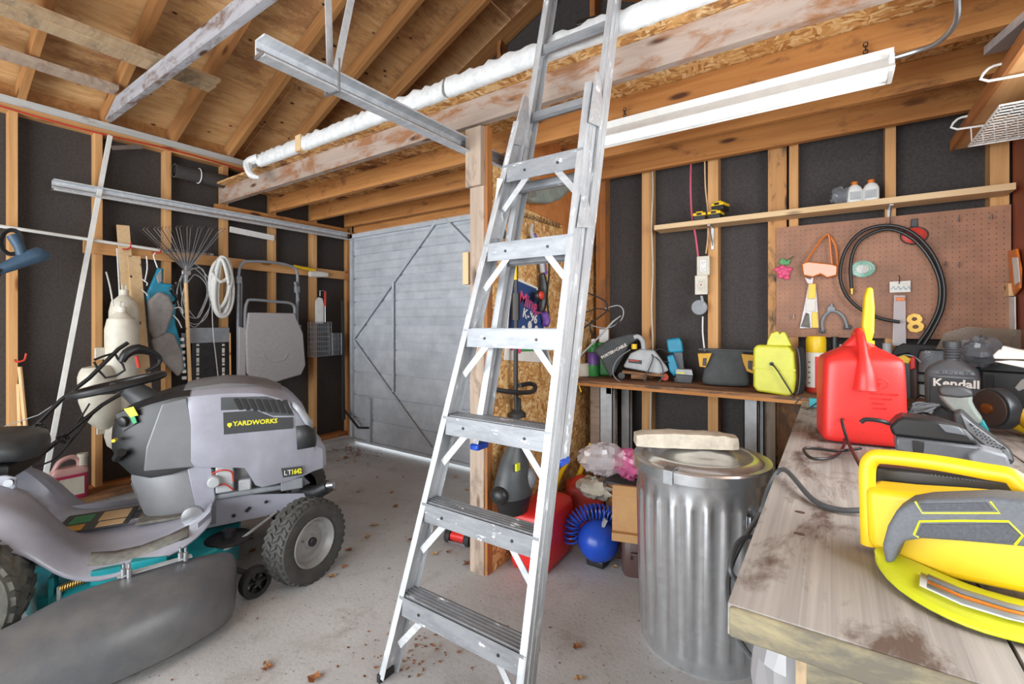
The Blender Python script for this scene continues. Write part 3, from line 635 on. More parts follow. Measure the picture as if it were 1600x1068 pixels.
# folded lounge chair
ch = thing('folding_chair', 'grey folding lounge chair hung flat on the wall board', 'chair', tuple(A(420, 595, -4.2)))
def ctube(px, x=-4.17, r=.0125): MB().tube([A(u, v, x) for u, v in px], r, 8, smooth=4).build('frame_tube', 'grey', ch, True)
ctube([(372, 585), (372, 500), (373, 430), (379, 411), (392, 408), (430, 410), (456, 416), (464, 425), (465, 450), (464, 500), (468, 535)])
ctube([(383, 535), (383, 490), (386, 472), (394, 468), (430, 471), (452, 473), (460, 480), (460, 500)], -4.145)
ctube([(377, 440), (376, 560)], -4.19, .010); ctube([(466, 470), (461, 440)], -4.15, .012)
MB().prism([A(u, v, -4.15) for u, v in ((386, 488), (458, 489), (461, 498), (471, 520), (475, 570), (468, 585), (450, 590), (430, 596), (396, 594), (384, 583), (382, 520))], (.03, 0, 0)).build('mesh_seat', 'fabric', ch, True, bevel=.01, seg=3)
MB().prism([A(u, v, -4.17) for u, v in ((371, 510), (382, 512), (382, 586), (370, 587))], (.03, 0, 0)).build('side_cushion', 'fabric', ch, True, bevel=.008)
MB().tube([A(u, v, -4.117) for u, v in ((411, 554), (418, 563), (430, 565), (443, 562), (449, 553))], .004, 6, smooth=4).build('seat_seam', 'ltgrey', ch, True)
for px in ((373, 437), (464, 452), (466, 512)): c = A(*px, -4.16); MB().box(-.018, -.02, -.03, .018, .02, .03, TR(c.x, c.y, c.z)).build('hinge_plate', 'grey', ch, True, bevel=.004)
# yellow brush
yb = thing('scrub_brush', 'yellow handled brush lying on the wall board by the corner', 'brush', tuple(A(485, 425, -4.27)))
MB().tube([A(459, 415, -4.26), A(475, 419, -4.255), A(492, 422, -4.26)], [.012, .016, .018], 8).build('handle', 'yellow', yb, True)
MB().tube([A(484, 428, -4.25), A(498, 428, -4.25), A(511, 429, -4.25)], [.03, .033, .024], 8).build('bristles', 'paper', yb, True)
# wire grill baskets
def basket(lab, pl, pr, pt, pb, x, nx, nz):
    y0 = A(pl, 500, x).y; y1 = A(pr, 500, x).y; z1 = A((pl+pr)/2, pt, x).z; z0 = A((pl+pr)/2, pb, x).z; m = MB()
    for dx in (0, .05):
        m.tube([(x+dx, y0, z0), (x+dx, y1, z0), (x+dx, y1, z1), (x+dx, y0, z1)], .005, 6, True)
        for i in range(1, nx): y = y0+(y1-y0)*i/nx; m.tube([(x+dx, y, z0), (x+dx, y, z1)], .0022, 4)
        for i in range(1, nz): z = z0+(z1-z0)*i/nz; m.tube([(x+dx, y0, z), (x+dx, y1, z)], .0022, 4)
    for y in (y0, y1):
        for z in (z0, z1, (z0+z1)/2): m.tube([(x, y, z), (x+.05, y, z)], .003, 4)
    return tag(m.build('grill_basket', 'steel'), lab, 'grill basket')
basket('larger wire grill basket hanging on the stud by the corner', 481, 513, 503, 556, -4.27, 10, 7)
basket('smaller wire grill basket low beside the larger one', 515, 529, 520, 554, -4.27, 7, 4)
gt = thing('grill_tongs', 'white and red handled grill utensil hanging over the wire basket', 'utensil', tuple(A(502, 520, -4.2)))
slab([(492, 470), (497, 464), (503, 466), (505, 475), (505, 505), (492, 505)], -4.235, .012, 'blade', 'white', gt, .004)
MB().tube([A(508, 455, -4.22), A(508, 478, -4.22)], .011, 8).build('handle', 'red2', gt, True, label='red plastic handle')
MB().tube([A(508, 478, -4.22), A(508, 503, -4.22)], .004, 6).tube([A(500, 462, -4.22), A(500, 454, -4.22), A(507, 454, -4.22)], .003, 6).build('wire_shaft', 'steel', gt, True)
# heat gun on the wall
hg = thing('heat_gun', 'dusty blue power tool hanging upside down at the far left', 'power tool', tuple(A(40, 410, -4.1)))
MB().tube([A(-12, 427, -4.05), A(10, 417, -4.05), A(48, 402, -4.05), A(66, 396, -4.05), A(70, 393, -4.05)], [.022, .032, .046, .046, .036], 16).build('barrel', 'dkblue', hg, True)

MB().tube([A(36, 402, -4.05), A(30, 385, -4.06), A(20, 368, -4.08)], [.028, .026, .03], 12).build('grip', 'dkblue', hg, True)
m = MB()
for k in range(4): q = A(-12+k*4, 427-k*1.6, -4.05); m.tube([q+Vector((0, .0, .033)), q+Vector((.034, 0, 0)), q+Vector((0, 0, -.033)), q+Vector((-.034, 0, 0))], .004, 5, True)
m.build('vent_ring', 'black', hg, True)
m = MB()
for k in range(3): m.tube([A(18+(14+3*k)*math.cos(t), 378+(17+2*k)*math.sin(t), -4.14+.01*k) for t in [j*PI/5 for j in range(10)]], .005, 6, True, smooth=2)
tag(m.build('black_cable', 'blackr'), 'black cord looped over the blue power tool', 'cord')
# stud hooks
for i, (u, v, lab) in enumerate(((24, 562, 'red hook screwed into the leftmost wall stud'), (190, 388, 'red hook holding the fender rope'), (238, 394, 'red hook above the life jacket'))):
    c = A(u, v, -4.29); m = MB().tube([c, c+Vector((.05, 0, -.01)), c+Vector((.06, .03, .0)), c+Vector((.05, .04, .04))], .006, 6, smooth=3)
    tag(m.build('wall_hook', 'red2'), lab, 'hook')
# stored boards lying over the tie beams
for i, (ua, ub, lab, w_) in enumerate(((345, 128, 'upper stack board with its end past the tie beam', .13), (338, 136, 'thin board just under the upper stored board', .12), (186, 140, 'lower stored board ending before the tie beam', .12))):
    z = (2.875, 2.862, 2.858)[i]; e = AZ(ua, ub, z)
    o = MB().box(e.x-w_, -2.3, z, e.x, e.y, z+(.024, .012, .03)[i]).build('stored_board', 'pale_grey' if i < 2 else 'weather'); tag(o, lab, 'board')
for k in range(2):
    e = AZ(330-30*k, 122-12*k, 2.9+.03*k); o = MB().box(e.x-.17-.05*k, -2.3, 2.9+.026*k, e.x-.05-.05*k, e.y-.1, 2.922+.026*k).build('stored_board', 'pale_grey'); tag(o, ('middle', 'topmost')[k]+' board set back in the upper stored stack', 'board')

# ================================================================ LAWN TRACTOR (local x forward, local y left)
TH = math.radians(63.2)
tr = thing('lawn_tractor', 'grey riding lawn tractor with black rubber side chute', 'lawn tractor', (-3.12, .55, 0), TH)
def tp_(F, s, z): return Vector((F, -s, z))
def wheel(name, F, s, r, wd, steer, tmat, nb=34, rimr=None, tread=True):
    T = Matrix.Translation((F, -s, r)) @ Matrix.Rotation(steer, 4, 'Z') @ Matrix.Rotation(PI/2, 4, 'X')   # lathe z axis -> local -y (outward right)
    if s < 0: T = T @ Matrix.Rotation(PI, 4, 'X')
    rr = rimr or r*.60; h = wd/2
    prof = [(rr, -h*.8), (r*.8, -h), (r*.93, -h*.95), (r*.985, -h*.75), (r*.99, 0), (r*.985, h*.75), (r*.93, h*.95), (r*.8, h), (rr, h*.8)]
    ty = MB().lathe(prof, 40, T, cap=False)
    if tread:
        for row in range(4):
            z0 = -h*.86+row*h*.44; 
            for k in range(nb):
                a0 = 2*PI*(k+(.5 if row % 2 else 0))/nb; w_ = PI/nb*.62; sk = .5*PI/nb*(1 if row % 2 else -1)*2
                ri, ro = r*.97, r*1.03; rl = 1 if abs(row-1.5) < 1 else .975
                def q(a, rad, z): return T @ Vector((rad*rl*math.cos(a), rad*rl*math.sin(a), z))
                z1 = z0+h*.42; vs = [q(a0-w_, ri, z0), q(a0+w_, ri, z0), q(a0+w_+sk, ri, z1), q(a0-w_+sk, ri, z1), q(a0-w_*.8, ro, z0+.002), q(a0+w_*.8, ro, z0+.002), q(a0+w_*.8+sk, ro, z1-.002), q(a0-w_*.8+sk, ro, z1-.002)]
                ty.add(vs, [(4, 5, 6, 7), (0, 1, 5, 4), (1, 2, 6, 5), (2, 3, 7, 6), (3, 0, 4, 7)])
    wh = ty.build(name, tmat, tr, ang=30)
    ri = MB().lathe([(rr*1.02, h*.85), (rr*.98, h*.92), (rr*.88, h*.72), (rr*.8, h*.45), (rr*.62, h*.35), (rr*.55, h*.42), (rr*.3, h*.42), (rr*.24, h*.55), (.004, h*.55)], 32, T, cap=False)
    ri.build('rim', 'rim', wh); MB().lathe([(.022, h*.55), (.022, h*.72), (.016, h*.78), (.002, h*.78)], 14, T).build('hub_cap', 'black', wh)
    MB().tube([T @ Vector((-.05, .02, h*.42)), T @ Vector((-.052, .025, h*.75))], .005, 6).build('valve_stem', 'steel', wh)
    return wh
wheel('front_wheel', 1.125, .47, .198, .15, math.radians(35), 'tyre'); wheel('front_wheel', 1.125, -.33, .198, .15, math.radians(35), 'tyre')
wheel('rear_wheel', -.14, .52, .255, .22, 0, 'tyre_dusty', 26); wheel('rear_wheel', -.25, -.19, .255, .22, 0, 'tyre_dusty', 26)
def sect(F, w_, b, te, tc, r=.03):
    h = [(w_*.985, b), (w_, b+.02), (w_, te-.05), (w_-.012, te-.012), (w_-.05, te+.012), (w_*.5, (te+tc)/2+.012), (0, tc)]
    pts = h+[(-a, z) for a, z in h[-2::-1]]
    return [Vector((F, -a, z)) for a, z in pts]
hs = [(.60, .235, .60, .935, .965), (.63, .24, .575, .94, .975), (.75, .24, .555, .945, .985), (.85, .24, .54, .94, .98), (.90, .24, .44, .935, .972), (.93, .24, .425, .93, .965), (1.0, .238, .43, .905, .94), (1.06, .235, .438, .875, .905), (1.10, .23, .445, .835, .868), (1.14, .222, .45, .78, .82), (1.175, .212, .46, .70, .74), (1.19, .206, .463, .62, .64), (1.235, .195, .468, .585, .59), (1.255, .17, .475, .56, .565)]
MB().loft([sect(*h) for h in hs]).build('hood', 'lilac', tr, ang=28, bevel=0)
ht_ = [(.58, .20, .972), (.63, .205, .985), (.75, .20, .997), (.85, .20, .99), (.95, .19, .968), (1.03, .17, .93)]
MB().loft([[Vector((F, -a, z)) for a, z in ((w_, tc-.055), (w_-.03, tc-.018), (w_*.5, tc), (0, tc+.006), (-w_*.5, tc), (-w_+.03, tc-.018), (-w_, tc-.055))] for F, w_, tc in ht_]).build('hood_top', 'hoodgrey', tr)
# side grille
def quad(F0, z0, F1, z1, F2, z2, F3, z3, s, th=.006): return MB().prism([tp_(F0, s, z0), tp_(F1, s, z1), tp_(F2, s, z2), tp_(F3, s, z3)], (0, -th, 0))
gr = quad(.75, .845, .93, .845, 1.075, .79, 1.0, .892, .2365); gr = MB().prism([tp_(F, .2385, z) for F, z in ((.745, .85), (.90, .845), (.98, .80), (1.085, .79), (1.07, .83), (1.02, .875), (.95, .905), (.745, .915))], (0, -.004, 0)).build('side_grille', 'dkgrey', tr)
for k in range(8):
    F = .80+.033*k; MB().prism([tp_(F, .2435, .905-.0035*k), tp_(F+.018, .2435, .905-.0035*k), tp_(F+.044, .2435, .845-.006*k), tp_(F+.026, .2435, .845-.006*k)], (0, -.006, 0)).build('grille_slat', 'grey' if 0 else 'black', gr)
lb = MB().prism([tp_(F, .2405, z) for F, z in ((.755, .838), (.90, .835), (.985, .79), (1.08, .782), (1.08, .722), (.758, .725))], (0, -.0025, 0)).build('brand_panel', 'labelblack', tr)
text('YARDWORKS', .033, tframe((.798, -.2435, .765), (1, 0, -.02), (0, 0, 1)), 'labelyellow', lb, world=False, bold=.001)
MB().prism([tp_(F, .244, z) for F, z in ((.774, .782), (.792, .782), (.794, .77), (.783, .757), (.772, .77))], (0, -.001, 0)).build('badge', 'labelyellow', lb)
bd = MB().prism([tp_(F, .2375, z) for F, z in ((1.02, .512), (1.125, .508), (1.13, .462), (1.03, .46))], (0, -.004, 0)).build('model_badge', 'labelblack', tr, bevel=.003)
text('LT', .036, tframe((1.033, -.2425, .473), (1, 0, -.0), (0, 0, 1)), 'paper', bd, world=False); text('1642', .036, tframe((1.07, -.2425, .473), (1, 0, -.0), (0, 0, 1)), 'labelyellow', bd, world=False, bold=.0015, sx=.72)
# headlight and black nose panel
MB().loft([[tp_(F, s+.004, z) for F, s, z in r] for r in (((1.075, .232, .868), (1.075, .232, .84)), ((1.11, .229, .84), (1.105, .23, .80)), ((1.15, .222, .79), (1.14, .226, .735)), ((1.18, .21, .74), (1.175, .215, .715)))], closed=False, caps=False).build('headlight', 'lamp', tr, solid=.006)
MB().loft([[tp_(F, s+.003, z) for F, s, z in r] for r in (((1.095, .23, .73), (1.10, .228, .60)), ((1.15, .221, .73), (1.155, .215, .60)), ((1.183, .21, .70), (1.19, .207, .60)), ((1.197, .15, .70), (1.205, .15, .60)))], closed=False, caps=False).build('nose_panel', 'labelblack', tr, solid=.008)
# console, cowl, column
cs = [(.28, .09, .68, .79, .80), (.31, .13, .62, .84, .85), (.37, .17, .56, .88, .89), (.45, .205, .54, .91, .92), (.54, .225, .55, .935, .945), (.61, .232, .57, .945, .955)]
MB().loft([sect(*c) for c in cs]).build('dash_console', 'black', tr, ang=30)
MB().prism([tp_(F, .222, z) for F, z in ((.44, .70), (.50, .90), (.60, .925), (.655, .60), (.64, .575), (.43, .585))], (0, -.016, 0)).build('side_panel', 'hoodgrey', tr, bevel=.006)
cw = [(.36, .12, .50, .56, .57), (.42, .17, .36, .57, .58), (.50, .20, .30, .58, .59), (.62, .21, .27, .575, .58), (.72, .20, .26, .55, .56)]
MB().loft([sect(*c) for c in cw]).build('lower_cowl', 'hoodgrey', tr, ang=30)
MB().prism([tp_(F, .208, z) for F, z in ((.60, .57), (.70, .575), (.72, .40), (.70, .33), (.64, .34))], (0, -.01, 0)).build('bracket_panel', 'lilac', tr, bevel=.004)
# dash details on the rear right slope
n1 = MB().prism([tp_(.305, .115, .845), tp_(.37, .168, .885), tp_(.40, .185, .81), tp_(.34, .15, .77)], (-.004, -.006, .002)).build('dash_decal', 'labelblack', tr)
MB().prism([tp_(.345, .168, .88), tp_(.385, .19, .892), tp_(.405, .20, .85), tp_(.372, .182, .84)], (-.002, -.003, .001)).build('yellow_label', 'labelyellow', n1)
MB().prism([tp_(.372, .184, .838), tp_(.39, .194, .848), tp_(.40, .197, .815), tp_(.384, .19, .808)], (-.002, -.003, .001)).build('green_label', 'labelgreen', n1)
MB().lathe([(.026, 0), (.026, .012), (.018, .016), (.004, .016)], 16, Matrix.Translation(tp_(.342, .163, .82)) @ Matrix.Rotation(PI/2+.2, 4, 'X') @ Matrix.Rotation(-.7, 4, 'Y')).build('ignition_dial', 'black', tr)
MB().tube([tp_(.31, .15, .735), tp_(.31, .20, .738)], .008, 8).build('choke_lever', 'yellow', tr, label='yellow lever')
MB().tube([tp_(.31, .14, .64), tp_(.34, .20, .68)], .02, 8).build('shift_lever', 'black', tr)
MB().tube([tp_(.44, 0, .85), tp_(.37, 0, .925), tp_(.325, 0, .965)], [.07, .055, .045], 18).build('steering_column', 'dkgrey', tr)
sc = Vector((.288, 0, .982)); ST = Matrix.Translation(sc) @ Matrix.Rotation(-math.radians(12.6), 4, 'Y')
sw = MB().tube([ST @ Vector((.185*math.cos(t), .185*math.sin(t), 0)) for t in [k*2*PI/36 for k in range(36)]], .0185, 10, True).build('steering_wheel', 'black', tr)
m = MB()
for a in (0, PI*.62, -PI*.62): m.tube([ST @ Vector((.03*math.cos(a), .03*math.sin(a), -.018)), ST @ Vector((.17*math.cos(a), .17*math.sin(a), -.003))], [.022, .013], 8)
m.build('spoke', 'dkgrey', sw); MB().lathe([(.05, -.035), (.05, -.005), (.03, .004), (.002, .004)], 20, ST).build('hub', 'black', sw)
# fenders and footrests
fs_ = {-.42: (.66, .58, .42), -.3: (.70, .62, .46), -.15: (.70, .63, .47), 0: (.635, .565, .42), .07: (.545, .52, .40), .13: (.43, .454, .35), .19: (.335, .355, .28), .25: (.315, .305, .236), .33: (.31, .287, .211), .42: (.31, .285, .22), .50: (.318, .30, .24), .59: (.333, .328, .268), .67: (.36, .365, .295), .72: (.41, .42, .345)}
for sg in (1, -1):
    rows = []
    for F, (zi, zu, ze) in fs_.items():
        wd = .505 if F < .6 else .505-(F-.6)*.9
        zc = min(zi+.01, .325+max(0, (.02-F))*1.3); F2 = F if sg > 0 else (F-.13*max(0, min(1, (.5-F)/.3))); qs = sg if sg > 0 else -.6
        rows.append([tp_(F2, qs*s, z) for s, z in ((.0, zc), (.19, zc), (.26, zi), (.30, (zi+zu)/2-.008), (.40, zu), (.43, zu-.008), (wd-.03, (zu+ze)/2), (wd-.006, ze+.015), (wd, ze))])
    MB().loft(rows, closed=False, caps=False).build('fender', 'lilac', tr, solid=.012, sub=1, ang=80)
    MB().loft([[tp_(F, sg*(.43+.01), z) for F, z in ((f0, .0),)]+[tp_(F, sg*(.475), z) for F, z in ((f0, .0),)] for f0 in (.3,)], closed=False, caps=False) if False else None
    if sg < 0: continue
    rws = [[tp_(F, sg*.403, zu+.001), tp_(F, sg*.432, zu-.007), tp_(F, sg*.464, (zu+ze)/2+.008)] for F, zu, ze in ((.28, .30, .225), (.36, .287, .215), (.45, .29, .228), (.55, .315, .255), (.63, .345, .283))]
    MB().loft(rws, closed=False, caps=False).build('foot_tread', 'treadgrey', tr, solid=.014)
pl = MB().box(.10, -.235, .345, .37, .0, .351).build('warning_decal', 'labelblack', tr)
MB().box(.24, -.14, .351, .35, -.02, .3525).build('yellow_label', 'pale', pl); MB().box(.13, -.13, .351, .21, -.03, .3525).build('green_label', 'labelgreen', pl); MB().box(.13, -.225, .351, .2, -.155, .3525).build('yellow_label', 'mustard', pl); MB().box(.25, -.225, .351, .35, -.16, .3525).build('yellow_label', 'pale', pl)
MB().box(.40, -.25, .333, .60, .05, .347).build('tread_mat', 'treadgrey', tr, bevel=.004)
# seat
st = MB().loft([[tp_(F, w_*math.cos(t)*1.0, zc+hh*math.copysign(abs(math.sin(t))**.7, math.sin(t))) for t in [k*PI/8 for k in range(16)]] for F, w_, zc, hh in ((-.48, .05, .75, .02), (-.46, .2, .755, .06), (-.3, .235, .745, .065), (-.1, .23, .732, .065), (-.03, .20, .72, .06), (.0, .12, .71, .045), (.008, .03, .705, .01))]).build('seat', 'dkgrey', tr, ang=60)
MB().loft([[tp_(F, w_*math.cos(t), zc+.03*math.sin(t)) for t in [k*PI/8 for k in range(16)]] for F, w_, zc in ((-.44, .12, .90), (-.47, .2, .95), (-.53, .2, 1.08), (-.55, .12, 1.12))]).build('seat_back', 'dkgrey', tr, ang=60)
MB().box(-.4, -.18, .60, -.05, .18, .67).build('seat_pan', 'black', tr, bevel=.01)
MB().prism([tp_(F, .30, z) for F, z in ((-.12, .56), (-.12, .66), (-.02, .655), (.015, .64), (.01, .60), (-.03, .56))], (0, .012, 0)).build('seat_bracket', 'lilac', tr, bevel=.004)
MB().lathe([(.016, 0), (.016, .012), (.003, .012)], 10, Matrix.Translation(tp_(-.005, .312, .628)) @ Matrix.Rotation(PI/2, 4, 'X')).build('bolt', 'steel', tr)
# chassis, engine, axle
for sg in (1, -1):
    MB().prism([tp_(F, sg*.17, z) for F, z in ((-.3, .26), (-.3, .36), (.5, .34), (.7, .40), (1.16, .33), (1.2, .28), (1.0, .245), (.72, .235), (.3, .22))], (0, .012*sg, 0)).build('frame_rail', 'lilac', tr, bevel=.002)
for F, z in ((.80, .28), (.86, .295), (.87, .305), (.95, .325), (.0, .30), (.05, .32), (.0, .28), (.06, .29)): MB().lathe([(.009, 0), (.009, .002)], 10, Matrix.Translation(tp_(F, .182, z)) @ Matrix.Rotation(PI/2, 4, 'X')).build('frame_hole', 'black', tr)
MB().box(.66, -.2, .38, 1.12, .2, .41).build('engine_deck', 'grey', tr, bevel=.01)
MB().lathe([(.16, .40), (.17, .43), (.17, .56), (.12, .60), (.01, .60)], 24, TR(.86, 0, 0)).build('engine_block', 'steel', tr)
MB().box(.72, -.225, .42, .80, -.12, .56).box(.82, -.21, .41, .88, -.14, .47).lathe([(.03, 0), (.03, .07)], 12, TR(.715, -.19, .49, 0, PI/2)).build('carburettor', 'ltgrey', tr, bevel=.008)
MB().tube([tp_(.70, .21, .52), tp_(.74, .245, .545), tp_(.79, .24, .53), tp_(.80, .22, .47)], .004, 6, smooth=4).tube([tp_(.71, .21, .45), tp_(.76, .24, .47), tp_(.80, .23, .43)], .004, 6, smooth=4).build('red_wires', 'red2', tr)
MB().beam(tp_(1.12, -.28, .2), tp_(1.12, .40, .2), .05, .05).box(1.08, -.06, .2, 1.16, .06, .34).build('front_axle', 'grey', tr, bevel=.006)
MB().box(1.02, -.22, .38, 1.13, .22, .44).build('bumper_bracket', 'grey', tr, bevel=.006)
MB().tube([tp_(1.14, .12, .33), tp_(1.21, .20, .34), tp_(1.26, .24, .375)], [.032, .038, .036], 14).build('muffler', 'darksteel', tr); MB().tube([tp_(1.255, .24, .38), tp_(1.285, .26, .385)], [.022, .018], 12).build('exhaust_tip', 'steel', tr)
MB().lathe([(.10, 0), (.11, .008), (.10, .016), (.03, .02), (.03, .05), (.002, .05)], 24, TR(.78, -.26, .19)).build('deck_pulley', 'darksteel', tr)
MB().tube([tp_(.68, .40, .16), tp_(.80, .33, .185), tp_(.95, .22, .24), tp_(1.0, .18, .26)], .008, 8).build('lift_rod', 'ltgrey', tr)
MB().tube([tp_(1.0, .15, .22), tp_(1.1, .40, .17)], .008, 8).build('tie_rod', 'steel', tr)
MB().lathe([(.045, 0), (.045, .03), (.02, .035), (.002, .035)], 16, Matrix.Translation(tp_(.635, .32, .37)) @ Matrix.Rotation(PI/2, 4, 'X')).build('spring_cap', 'steel', tr)
# mower deck (teal), springs, brackets
MB().loft([[tp_(F, s, z) for s, z in ((-w_, .06), (-w_, .17), (-w_+.04, .20), (w_-.04, .20), (w_, .17), (w_, .06))] for F, w_ in ((.04, .30), (.12, .44), (.35, .52), (.6, .50), (.78, .36), (.82, .2))]).build('mower_deck', 'tealp', tr, ang=40)
MB().box(.30, -.50, .20, .40, -.46, .26).box(.43, -.51, .195, .56, -.46, .27).build('deck_bracket', 'tealp', tr, bevel=.002)
MB().box(.66, -.42, .16, .76, -.36, .19).build('deck_hanger', 'tealp', tr, bevel=.003); MB().box(.155, -.455, .13, .175, -.40, .25).build('deck_hanger', 'tealp', tr, bevel=.003)
N = 140; MB().tube([tp_(.2+.16*i/N, .47+.012*math.cos(i/N*2*PI*20), .205+.04*i/N+.012*math.sin(i/N*2*PI*20)) for i in range(N+1)], .003, 5).build('tension_spring', 'brass', tr)
MB().tube([tp_(.195, .47, .15), tp_(.195, .47, .215)], .008, 8).build('bolt', 'ltgrey', tr)
# rubber discharge chute
cst = [(-.22, .86, 1.04, .20), (-.05, .82, 1.05, .235), (.10, .79, 1.04, .25), (.19, .74, 1.02, .262), (.24, .66, 1.01, .27), (.35, .62, .99, .28), (.5, .585, .95, .285), (.64, .55, .89, .28), (.74, .51, .82, .265), (.80, .49, .76, .25), (.83, .50, .70, .22)]
rings = []
for F, si, so, zt in cst:
    rings.append([tp_(F, s, z) for s, z in ((si, .04), (si, zt-.03), (si+.03, zt-.002), (si+(so-si)*.45, zt), (si+(so-si)*.72, zt-.03), (si+(so-si)*.88, zt-.085), (so-.01, .10), (so, .035), (so-.03, .03), (si+.05, .03))])
MB().loft(rings).build('discharge_chute', 'chute', tr, sub=1, ang=80)
MB().beam(tp_(.42, .66, .287), tp_(.66, .60, .288), .03, .004).build('chute_hinge', 'ltgrey', tr)
for F, s in ((.44, .66), (.46, .67), (.62, .61), (.64, .62)): MB().lathe([(.009, .28), (.009, .315), (.005, .318), (.005, .335)], 8, Matrix.Translation(tp_(F, s, 0))).build('chute_bolt', 'steel', tr)
gw = MB().lathe([(.045, -.022), (.068, -.022), (.072, -.012), (.072, .012), (.068, .022), (.045, .022)], 28, Matrix.Translation(tp_(.90, .52, .072)) @ Matrix.Rotation(.5, 4, 'Z') @ Matrix.Rotation(PI/2, 4, 'X'), cap=False).build('gauge_wheel', 'blackr', tr)
m = MB(); Tg = Matrix.Translation(tp_(.90, .52, .072)) @ Matrix.Rotation(.5, 4, 'Z') @ Matrix.Rotation(PI/2, 4, 'X')
m.lathe([(.014, -.022), (.014, .026), (.003, .026)], 12, Tg)
for k in range(6): m.box(.01, -.005, -.012, .048, .005, .012, Tg @ Matrix.Rotation(k*PI/3, 4, 'Z'))
m.build('wheel_spokes', 'blackr', gw); MB().beam(tp_(.76, .42, .14), tp_(.89, .49, .09), .03, .01).build('gauge_arm', 'black', tr)
# ================================================================ PUSH MOWER BEHIND (handle showing) 
pmw = thing('push_mower', 'walk behind mower whose black folded handle rises behind the tractor seat', 'mower', (-3.95, .35, 0))
def H(u, v, x=-3.85): return AX(u, v, x)
MB().tube([H(-30, 735), H(30, 690), H(95, 625), H(140, 590), H(185, 545, -3.85), H(200, 535)], .0125, 8).build('handle_tube', 'black', pmw, True)
MB().tube([H(-20, 790, -3.7), H(30, 730, -3.7), H(95, 685, -3.7), H(160, 632, -3.7), H(215, 600, -3.7)], .0125, 8).build('handle_tube', 'black', pmw, True)
MB().tube([H(147, 562), H(176, 552), H(184, 560), H(195, 578), H(165, 590), H(147, 565)], .007, 8, smooth=2).build('control_bail', 'black', pmw, True)
MB().tube([H(190, 565, -3.8), H(198, 552, -3.8), H(216, 545, -3.8), H(240, 552, -3.8), H(250, 560, -3.8), H(246, 570, -3.8), H(228, 580, -3.8)], [.02, .03, .034, .02, .014, .012, .012], 10, smooth=3).build('control_grip', 'black', pmw, True)
MB().tube([H(213, 556, -3.76), H(217, 574, -3.76)], .010, 8).build('red_lever', 'red2', pmw, True, label='red lever')
for u, v in ((96, 684), (60, 667)):
    c = H(u, v, -3.68 if u > 90 else -3.85); m = MB()
    m.lathe([(.014, 0), (.014, .03)], 10, TR(c.x, c.y, c.z, -.4, 0, PI/2))
    for k in range(5): m.ell(c+Vector((.02, .022*math.cos(k*1.257), .022*math.sin(k*1.257))), (.011, .012, .012), 8)
    m.build('clamp_knob', 'black', pmw, True)
MB().tube([H(20, 745, -3.7), H(80, 700, -3.72), H(120, 660, -3.7), H(140, 630, -3.7)], .005, 6, smooth=3).tube([H(30, 735, -3.68), H(80, 720, -3.66), H(110, 690, -3.68), H(150, 640, -3.7)], .005, 6, smooth=3).build('control_cable', 'blackr', pmw, True)
MB().tube([H(-10, 790, -3.7), H(-40, 830, -3.75)], .012, 6).build('handle_tube', 'black', pmw, True)
MB().loft([[Vector((-3.88+w_*math.cos(t), -.5+w_*math.sin(t), z)) for t in [k*PI/8 for k in range(16)]] for w_, z in ((.22, .05), (.23, .15), (.19, .19), (.12, .2), (.11, .33), (.02, .34))]).build('mower_base', 'red2' if 0 else 'black', pmw, True)
for dx, dy in ((-.2, -.2), (.2, -.2), (-.2, .25), (.2, .25)): MB().lathe([(.02, -.02), (.085, -.02), (.09, 0), (.085, .02), (.02, .02)], 18, TR(-3.88+dx, -.5+dy, .09, 0, 0, PI/2)).build('wheel', 'blackr', pmw, True)
tag(MB().tube([AX(0, 668, -4.0), AX(60, 648, -4.0), AX(110, 615, -3.95), AX(150, 600, -3.9)], .003, 5).build('starter_rope', 'ltgrey'), 'thin pale cord stretched past the mower handle', 'cord')
# cream jug fender behind the steering wheel
cj = thing('plastic_buoy', 'cream plastic float hanging behind the steering wheel', 'float', tuple(AX(165, 670, -4.05)))
def CJ(u, v): return AX(u, v, -4.02)
MB().tube([CJ(150, 572), CJ(152, 585), CJ(158, 620), CJ(165, 650), CJ(168, 668)], [.07, .10, .115, .10, .04], 18, smooth=3).build('body', 'cream', cj, True)
MB().tube([CJ(140, 578), CJ(133, 590), CJ(130, 605), CJ(134, 620)], .018, 8, smooth=3).build('carry_loop', 'cream', cj, True)
for px in ((160, 552), (163, 668)): c = AX(*px, -4.03); MB().box(-.008, -.04, -.04, .008, .04, .04, TR(c.x, c.y, c.z)).build('mounting_tab', 'cream', cj, True, bevel=.004)
# pink washer fluid jug
wj = thing('fluid_jug', 'square plastic jug of pink fluid standing at the left wall', 'jug', tuple(AX(108, 783, -4.2)), math.radians(90))
b0 = AX(80, 783, -4.17); b1 = AX(140, 772, -4.17); L = (b1-b0).length; wj.location = ((b0+b1)/2); wj.location.x = -4.215; wj.location.z = .115; wj.rotation_euler = (0, 0, PI/2)
h0 = .255
def jr(w_, d_, z, n=16, e=.45):
    return [Vector((w_*math.copysign(abs(math.cos(t))**e, math.cos(t)), d_*math.copysign(abs(math.sin(t))**e, math.sin(t)), z)) for t in [k*2*PI/n+PI/n for k in range(n)]]
hw = L/2; hd = .05
MB().loft([jr(hw*.95, hd*.9, 0), jr(hw, hd, .012), jr(hw, hd, h0*.66)]).build('lower_body', 'washer', wj)
MB().loft([jr(hw, hd, h0*.66), jr(hw, hd, h0*.72), jr(hw*.96, hd*.95, h0*.78), jr(hw*.8, hd*.7, h0*.84)]).build('upper_body', 'washer2', wj)
MB().tube([(-hw*.85, 0, h0*.72), (-hw*.5, 0, h0*1.0), (hw*.1, 0, h0*1.09), (hw*.5, 0, h0*1.0), (hw*.55, 0, h0*.8)], .016, 10, smooth=4).build('handle', 'washer2', wj)
